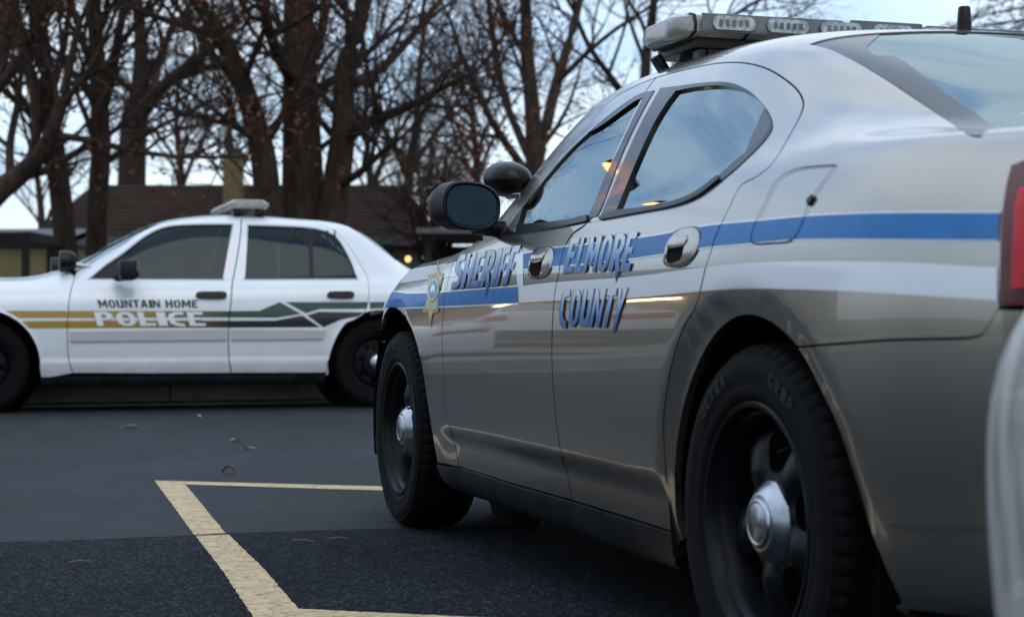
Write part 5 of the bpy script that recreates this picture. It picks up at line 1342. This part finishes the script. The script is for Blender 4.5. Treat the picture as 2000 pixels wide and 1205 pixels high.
class Tree:
    def __init__(s, name, label, seed, dens=1.0, leaf=0.0, twl=1.0, droop=.0, cat='tree', group='bare trees behind the parking lot'):
        s.r = random.Random(seed); s.V = []; s.F = []; s.TV = []; s.TF = []; s.LV = []; s.LF = []; s.dens = dens; s.leaf = leaf; s.twl = twl; s.droop = droop; s.name = name; s.label = label; s.cat = cat; s.group = group; s.base = None
        s.ph = s.r.uniform(0, 9)
    def leafy(s, p):
        q = math.sin(p[0] * 1.7 + s.ph) + math.sin(p[2] * 2.1 + s.ph * 2) + math.sin(p[1] * 1.9 + p[0] * .9)
        return q > .35
    def branch(s, p, d, L, r, lvl):
        R = s.r
        nseg = (5, 5, 4, 3, 2)[lvl] if lvl < 5 else 2
        pts = [p]; rs = [r]; dd = list(d); bend = [R.gauss(0, .12) for _ in range(3)]
        up = (.10, .10, .06, .02, 0)[min(lvl, 4)] - s.droop * lvl * .03
        for i in range(nseg):
            for k in range(3): dd[k] += bend[k] * .5 + R.gauss(0, .13)
            dd[2] += up
            l = math.sqrt(sum(x * x for x in dd)); dd = [x / l for x in dd]
            p = tuple(p[k] + dd[k] * L / nseg for k in range(3)); pts.append(p); rs.append(r * (1 - .72 * (i + 1) / nseg))
        tube_fast(s.TV if lvl > 1 else s.V, s.TF if lvl > 1 else s.F, pts, rs, (8, 6, 4, 3, 3)[min(lvl, 4)])
        if lvl < 4 and pts[0][2] < ZTOP:
            s.spawn(pts, rs, L, lvl)
        elif s.leaf and lvl >= 4 and s.leafy(pts[-1]):
            for _ in range(3):
                if R.random() < s.leaf:
                    q = [pts[-1][k] + R.gauss(0, .05) for k in range(3)]; k0 = len(s.LV); a = [R.gauss(0, 1) for _ in range(3)]; b_ = [R.gauss(0, 1) for _ in range(3)]
                    la = math.sqrt(sum(x * x for x in a)); lb = math.sqrt(sum(x * x for x in b_)); w1, w2 = R.uniform(.03, .055), R.uniform(.02, .035)
                    a = [x / la * w1 for x in a]; b_ = [x / lb * w2 for x in b_]
                    s.LV += [tuple(q[k] - a[k] for k in range(3)), tuple(q[k] + b_[k] for k in range(3)), tuple(q[k] + a[k] for k in range(3)), tuple(q[k] - b_[k] for k in range(3))]
                    s.LF.append((k0, k0 + 1, k0 + 2, k0 + 3))
    def spawn(s, pts, rs, L, lvl, n=None, t0=None):
        R = s.r
        n = n if n is not None else max(1, int(round((7.6, 6.3, 5.6, 4.6)[lvl] * s.dens * R.uniform(.75, 1.25) * (1 if lvl else min(1.6, L / 5)))))
        for i in range(n):
            t = (t0 if t0 is not None else (.3, .2, .15, .15)[lvl]) ; t = t + (1 - t) * (i + R.random()) / n
            f_ = t * (len(pts) - 1); k = min(int(f_), len(pts) - 2); u = f_ - k
            p = tuple(pts[k][j] * (1 - u) + pts[k + 1][j] * u for j in range(3)); rr = rs[k] * (1 - u) + rs[k + 1] * u
            if p[2] < 2.0 and lvl < 2 and p[2] < 1.9: continue
            ax = [pts[k + 1][j] - pts[k][j] for j in range(3)]; l = math.sqrt(sum(x * x for x in ax)) + 1e-9; ax = [x / l for x in ax]
            sd = [R.gauss(0, 1) for _ in range(3)]; dt = sum(a * b_ for a, b_ in zip(sd, ax)); sd = [a - dt * b_ for a, b_ in zip(sd, ax)]; l = math.sqrt(sum(x * x for x in sd)) + 1e-9
            an = rad(R.uniform(28, 62)); d = [ax[j] * math.cos(an) + sd[j] / l * math.sin(an) for j in range(3)]
            Lc = ((2.6, 1.35, .75, .36)[lvl]) * R.uniform(.6, 1.3) * s.twl * (1.15 - .35 * t)
            rc = min(rr * .62, (.065, .026, .011, .0062)[lvl] * R.uniform(.75, 1.2))
            s.branch(p, d, Lc, rc, lvl + 1)
    def limb(s, pxs, D, nch=None, t0=.3):
        """main limb: (px, py, radius px, depth offset)"""
        P = []; R_ = []
        sm = smooth_px([(q[0], q[1]) for q in pxs], closed=False, n=4)
        for i, (a, b_) in enumerate(sm):
            f_ = i / (len(sm) - 1) * (len(pxs) - 1); k = min(int(f_), len(pxs) - 2); u = f_ - k
            dd = (pxs[k][3] if len(pxs[k]) > 3 else 0) * (1 - u) + (pxs[k + 1][3] if len(pxs[k + 1]) > 3 else 0) * u
            rp = pxs[k][2] * (1 - u) + pxs[k + 1][2] * u
            P.append(tuple(wpt(a, b_, D + dd))); R_.append(rp / FPX * D)
        if P[0][2] < .6 + .3: R_ = [r * (1 + .35 * max(0, 1 - (p[2]) / 1.2)) for r, p in zip(R_, P)]
        if s.base is None: s.base = Vector((P[0][0], P[0][1], .1))
        tube_fast(s.V, s.F, P, R_, 14)
        L = sum(math.dist(a, b_) for a, b_ in zip(P[:-1], P[1:]))
        s.spawn(P, R_, L, 0, None if nch is None else nch, t0)
        # the limb's end goes on as a branch
        d = [P[-1][j] - P[-2][j] for j in range(3)]; l = math.sqrt(sum(x * x for x in d)); s.branch(P[-1], [x / l for x in d], 2.6, R_[-1], 1)
    def done(s):
        o = thing(s.name, s.label, s.cat, tuple(s.base), 0, s.group); b0 = tuple(s.base)
        sh = lambda V: [(v[0] - b0[0], v[1] - b0[1], v[2] - b0[2]) for v in V]
        mesh_np('trunk', sh(s.V), s.F, bark, o); mesh_np('crown', sh(s.TV), s.TF, twigm, o, smooth=False)
        if s.LV: mesh_np('dead_leaves', sh(s.LV), s.LF, dleaf, o, smooth=False)
        return o
T = Tree('bare_tree', 'bare tree with a straight dark trunk left of the brown roof, nearest the yellow garage', 11, .85, .40)
T.limb([(140, 640, 25), (128, 480, 22), (117, 370, 21), (104, 270, 19), (97, 240, 18), (88, 130, 16, -.4), (72, 0, 13, -.8), (50, -160, 9, -1), (35, -330, 4, -1)], 27)
T.limb([(100, 262, 13), (72, 180, 12, .5), (42, 90, 11, 1.2), (20, 0, 9, 1.8), (0, -120, 5, 2)], 27)
T.limb([(122, 400, 7), (100, 345, 6, -.3), (76, 325, 5, -.6), (58, 290, 3, -.9)], 27, 6)
T.limb([(95, 200, 9), (120, 110, 8, .6), (135, 20, 6, 1), (140, -80, 4, 1.5)], 27)
T.done()
T = Tree('bare_tree', 'bare tree whose near black upright trunk overlaps the left end of the brown roof', 12, .85, .38)
T.limb([(186, 640, 24), (188, 500, 21), (190, 400, 20), (197, 300, 19), (195, 220, 18), (190, 120, 16), (184, 0, 13), (190, -180, 9), (196, -330, 4)], 28.5)
T.limb([(196, 235, 10), (218, 150, 10, -.5), (233, 60, 8, -1), (256, -30, 6, -1.5), (270, -150, 4, -2)], 28.5)
T.limb([(192, 160, 8), (160, 80, 7, .6), (140, 0, 6, 1.2), (125, -100, 4, 1.4)], 28.5)
T.done()
T = Tree('bare_tree', 'wide grey trunked bare tree behind the brown roof with limbs arching to the right', 13, .85, .15)
T.limb([(255, 600, 30), (256, 450, 28), (258, 320, 27), (263, 225, 25), (272, 190, 20), (276, 110, 14), (272, 40, 12), (263, -60, 9), (260, -200, 5)], 45)
T.limb([(268, 230, 18), (290, 203, 15, -1), (320, 168, 12, -2), (352, 142, 11, -3), (390, 110, 9, -3.6), (425, 82, 7, -4), (470, 30, 5, -4.5)], 45)
T.limb([(300, 190, 9, -1), (308, 130, 8, 0), (330, 70, 7, 1), (370, 10, 6, 2), (400, -80, 4, 2.5)], 45)
T.limb([(335, 158, 8, -2), (380, 140, 6, -3), (430, 128, 4, -3.6), (470, 118, 2, -4)], 45)
T.done()
T = Tree('bare_tree', 'largest bare tree in the middle, three heavy trunks from one base, rust brown leaves clinging', 14, .9, .5)
T.limb([(545, 640, 34), (535, 500, 30), (524, 400, 27), (513, 300, 25), (495, 230, 22), (468, 150, 20, -.3), (430, 70, 17, -.6), (386, 0, 14, -1), (340, -90, 9, -1.4), (300, -200, 5, -2)], 26)
T.limb([(590, 640, 52), (592, 500, 46), (592, 380, 42), (589, 250, 37), (585, 120, 33), (582, 0, 28), (572, -160, 18), (565, -320, 8)], 26.8)
T.limb([(630, 560, 36), (645, 440, 31), (660, 340, 27), (671, 250, 24), (673, 160, 21, .3), (688, 80, 18, .6), (714, 0, 14, 1), (745, -120, 8, 1.5), (770, -240, 4, 2)], 26.5)
T.limb([(674, 275, 14), (712, 243, 12, -.5), (765, 222, 10, -1), (820, 196, 8, -1.4), (876, 166, 6, -1.8), (930, 140, 3, -2.2)], 26.5)
T.limb([(690, 165, 11), (740, 138, 9, .6), (790, 88, 8, 1.2), (838, 30, 6, 1.8), (880, -30, 4, 2.4)], 26.5)
T.limb([(660, 365, 9), (705, 335, 7, -.8), (755, 290, 5, -1.6), (790, 265, 3, -2)], 26.5, 8)
T.limb([(512, 295, 9), (478, 258, 7, -.7), (440, 232, 6, -1.4), (405, 205, 3, -2)], 26, 9)
T.limb([(585, 180, 14), (545, 110, 12, -1), (520, 40, 10, -1.8), (500, -60, 6, -2.4)], 26.8)
T.limb([(590, 150, 13), (625, 70, 11, 1), (640, 0, 9, 1.8), (655, -100, 5, 2.4)], 26.8)
T.done()
T = Tree('bare_tree', 'bare tree behind the patrol car mirror with a forked trunk and open spreading twigs', 15, .85, .3)
T.limb([(1048, 640, 22), (1046, 480, 19), (1044, 340, 18), (1040, 220, 16), (1031, 120, 14), (1026, 0, 11), (1020, -140, 6)], 38)
T.limb([(1036, 345, 9), (1002, 300, 8, -.6), (962, 240, 7, -1.2), (930, 170, 6, -1.6), (902, 110, 5, -2), (880, 40, 3, -2.4)], 38)
T.limb([(1040, 320, 10), (1008, 250, 8, .5), (985, 190, 8, 1), (962, 70, 7, 1.6), (952, -30, 5, 2)], 38)
T.limb([(1046, 330, 13), (1066, 250, 12, .4), (1086, 165, 11, 1), (1118, 60, 9, 1.6), (1142, -40, 6, 2)], 38)
T.limb([(1090, 160, 6), (1140, 110, 5, -.5), (1200, 60, 4, -1), (1260, 20, 3, -1.5)], 38)
T.done()
T = Tree('bare_tree', 'farther bare tree whose fine twigs show behind the roof light bar', 16, .85, .25, twl=1.1)
T.limb([(1270, 640, 16), (1262, 420, 14), (1258, 250, 12), (1262, 120, 10), (1275, 20, 8), (1290, -80, 4)], 42)
T.limb([(1260, 240, 7), (1200, 160, 6, -1), (1150, 90, 5, -1.6), (1120, 20, 4, -2)], 42)
T.limb([(1262, 200, 8), (1330, 120, 7, 1), (1390, 60, 5, 1.6), (1450, 20, 4, 2), (1500, -10, 3, 2)], 42)
T.limb([(1300, 160, 6, 0), (1380, 110, 5, -1), (1450, 75, 4, -1.8), (1530, 40, 2, -2.4)], 42)
T.done()
T = Tree('bare_tree', 'slender bare tree behind the right end of the brown roof', 17, .8, .2, twl=1.1)
T.limb([(792, 640, 11), (795, 470, 10), (800, 340, 9), (812, 260, 8), (818, 150, 6), (830, 40, 4)], 50)
T.limb([(798, 360, 5), (770, 290, 4, -1), (742, 240, 3, -1.6), (720, 190, 2, -2)], 50)
T.limb([(803, 330, 6), (850, 260, 5, 1), (890, 200, 4, 1.6), (915, 150, 2, 2)], 50)
T.done()
T = Tree('bare_tree', 'leaning bare tree at the far left edge, thick limb slanting over the garage', 18, .95, .4)
T.limb([(-230, 640, 40), (-170, 540, 34), (-80, 452, 28), (0, 372, 22), (40, 340, 19), (75, 305, 16, -.3), (108, 245, 13, -.6), (130, 160, 9, -.8), (150, 60, 5, -1)], 24)
T.limb([(-100, 470, 26), (-60, 330, 24, .6), (-25, 200, 21, 1), (5, 90, 18, 1.2), (30, -20, 13, 1.5), (50, -150, 7, 1.8)], 24)
T.limb([(-20, 190, 12, 1), (30, 130, 10, .5), (70, 60, 8, 0), (100, -20, 5, -.5)], 24)
T.limb([(20, 355, 9), (20, 280, 8, .8), (35, 200, 7, 1.4), (45, 110, 5, 2)], 24)
T.done()
for (px, py, D, seed, lab) in ((352, 350, 60, 31, 'small far bare tree behind the chimney on the brown roof'), (455, 350, 58, 32, 'small far bare tree just right of the chimney'), (722, 360, 62, 33, 'small far bare tree over the right half of the brown roof'), (80, 440, 75, 34, 'hazy distant bare tree over the grey garage roof'), (930, 330, 48, 35, 'twiggy bare tree between the roof end and the patrol car mirror')):
    T = Tree('bare_tree', lab, seed, .75, .25, twl=1.15)
    T.limb([(px + 6, 640, 9), (px + 3, py + 60, 8), (px, py - 30, 7), (px - 8, py - 110, 5), (px - 4, py - 190, 3)], D, 14, .25)
    T.limb([(px + 2, py + 20, 5), (px + 30, py - 50, 4, 1), (px + 62, py - 110, 3, 2)], D, 8)
    T.done()
# brown shrub beside the carport
T = Tree('shrub', 'dense brown leafless shrub between the brown house and the carport', 41, .9, .15, twl=.62, cat='shrub', group=None)
for k, (a, b_) in enumerate(((-45, 400), (-25, 350), (0, 322), (22, 340), (45, 370), (60, 410), (10, 380), (-10, 395))):
    T.limb([(842 + a * .15, 590, 5), (842 + a * .55, 480, 4, (k % 3 - 1) * .4), (842 + a, b_, 2, (k % 3 - 1) * .9)], 33.5, 9, .3)
T.done()
# conifer at the upper right
T = thing('pine_tree', 'green pine at the upper right corner behind the antenna', 'tree', (11.9, 36, .1)); r_ = random.Random(51)
b0 = Vector((11.9, 36, .1)); V = []; Fc = []; NV = []; NF = []
tube_fast(V, Fc, [(0, 0, 0), (.1, 0, 4), (.05, .1, 8), (0, 0, 12), (0, 0, 14)], [.28, .24, .18, .10, .03], 12)
for k in range(130):
    z = 3.2 + 10.2 * k / 130; L = (3.6 * (1 - (z - 3) / 12.5) + .4) * r_.uniform(.75, 1.15); a = k * 2.4 + r_.uniform(-.4, .4); pts = []; 
    for i in range(6):
        t = i / 5; pts.append((math.cos(a + .15 * t) * L * t, math.sin(a + .15 * t) * L * t, z + .18 * L * t - .55 * L * t * t * .6))
    tube_fast(V, Fc, pts, [.035 * (1 - .8 * i / 5) for i in range(6)], 5)
    for j in range(int(16 * L)):
        t = r_.uniform(.22, 1); f_ = t * 5; q = min(int(f_), 4); u = f_ - q; p = [pts[q][c] * (1 - u) + pts[q + 1][c] * u for c in range(3)]
        sl2 = r_.uniform(.2, .5); a2 = a + r_.choice((-1, 1)) * r_.uniform(.4, 1.2); e_ = [p[0] + math.cos(a2) * sl2, p[1] + math.sin(a2) * sl2, p[2] + r_.uniform(-.18, .08)]
        tube_fast(V, Fc, [tuple(p), tuple(e_)], [.006, .003], 3)
        for n_ in range(9):
            u2 = r_.uniform(.2, 1); c_ = [p[c] + (e_[c] - p[c]) * u2 for c in range(3)]; dv = Vector((r_.gauss(0, 1), r_.gauss(0, 1), r_.gauss(0, .8))).normalized() * r_.uniform(.07, .13); sv = Vector((r_.gauss(0, 1), r_.gauss(0, 1), r_.gauss(0, 1))).normalized() * .012; k0 = len(NV)
            NV += [(c_[0] - sv.x, c_[1] - sv.y, c_[2] - sv.z), (c_[0] + sv.x, c_[1] + sv.y, c_[2] + sv.z), (c_[0] + dv.x, c_[1] + dv.y, c_[2] + dv.z)]; NF.append((k0, k0 + 1, k0 + 2))
mesh_np('trunk', V, Fc, bark, T); mesh_np('crown', NV, NF, mat('pine_needles', (.045, .065, .035), .7, var=.4, vscale=1.5), T, smooth=False)

# ------------------------------------------------------------------ mirrored in the car sides from beyond the left edge; the fence is added
st = thing('station_building', 'long low tan brick building left of the lot, beyond the left edge', 'building', (-17, 28, 0))
tanb = brick('tan_wall_brick', (.20, .165, .12), (.17, .14, .10), (.14, .125, .10), 3)
mb = MB(); mb.box((-17, 28, 1.9), (6, 18, 3.8)); cb('wall', mb, tanb, st)
mb = MB(); mb.box((-16.9, 28, 3.95), (7, 19, .3)); cb('roof', mb, dkwall, st)
for y_ in range(21, 36, 5):
    mb = MB(); mb.box((-13.98, y_, 1.7), (.08, 1.8, 1.3)); f_ = cb('window', mb, M['trim'], st)
    mb = MB(); mb.box((-13.93, y_, 1.7), (.03, 1.6, 1.1)); cb('pane', mb, mat('dark_pane', (.02, .025, .03), .1), f_)
for y_ in (22.4, 25.4):
    l_ = thing('wall_lamp', 'warm lit wall lamp on the tan building beyond the left edge', 'lamp', (-13.9, y_, 2.0), 0, 'wall lamps on the tan building')
    mb = MB(); mb.box((.1, 0, 0), (.18, .5, .12)); mb.build('bulb', mat('wall_bulb', (1, .8, .5), .5, emis=(1.0, .70, .32), estr=22.0), l_, bevel=.02)
    mb = MB(); mb.box((.08, 0, .09), (.26, .56, .05)); mb.build('hood', M['black'], l_)
sp = thing('street_lamp', 'lit sodium street lamp on a tall pole beyond the left edge', 'street lamp', (-10.45, 23.08, .17))
mb = MB(); mb.tube([(0, 0, 0), (0, 0, 7.5)], [.09, .06], 12); mb.tube([(0, 0, 7.45), (.5, -.1, 7.95), (1.2, -.3, 8.12)], [.045, .04, .035], 10); mb.build('pole', M['trim'], sp, smooth=True)
mb = MB(); mb.box((1.45, -.36, 8.15), (.62, .26, .14), Matrix.Rotation(-.24, 3, 'Z')); mb.build('lamp_head', M['trim'], sp, bevel=.04)
mb = MB(); mb.box((1.47, -.36, 8.06), (.5, .22, .07), Matrix.Rotation(-.24, 3, 'Z')); mb.build('bulb', mat('sodium_bulb', (1, .5, .2), .5, emis=(1.0, .36, .10), estr=9.0), sp, bevel=.02)
q = [(-13.4, 11.2), (-7.4, 13.0), (-7.4, 40), (-13.4, 40)]
mesh_np('driveway', [(x, y, .234) for x, y in q], [(0, 1, 2, 3)], conc, None, False, 'structure')

fn = thing('added_dark_fence', 'long dark board fence added unseen beyond the left edge to darken the bumper reflection', 'fence', (-13.2, 2, 0))  # unseen fence added so the bumper mirrors a dark horizon
fm = mat('dark_fence_boards', (.035, .028, .022), .9, var=.4, vscale=3, stretch=(6, 6, .6))
r_ = random.Random(61); mb = MB()
for k in range(150):
    mb.box((-13.2 + r_.uniform(-.006, .006), -13 + k * .148, .82 + r_.uniform(-.01, .01)), (.022, .142, 1.5))
cb('boards', mb, fm, fn)
for y_ in np.arange(-13, 9.3, 2.4):
    mb = MB(); mb.box((-13.28, y_, .82), (.10, .10, 1.64)); cb('post', mb, fm, fn)
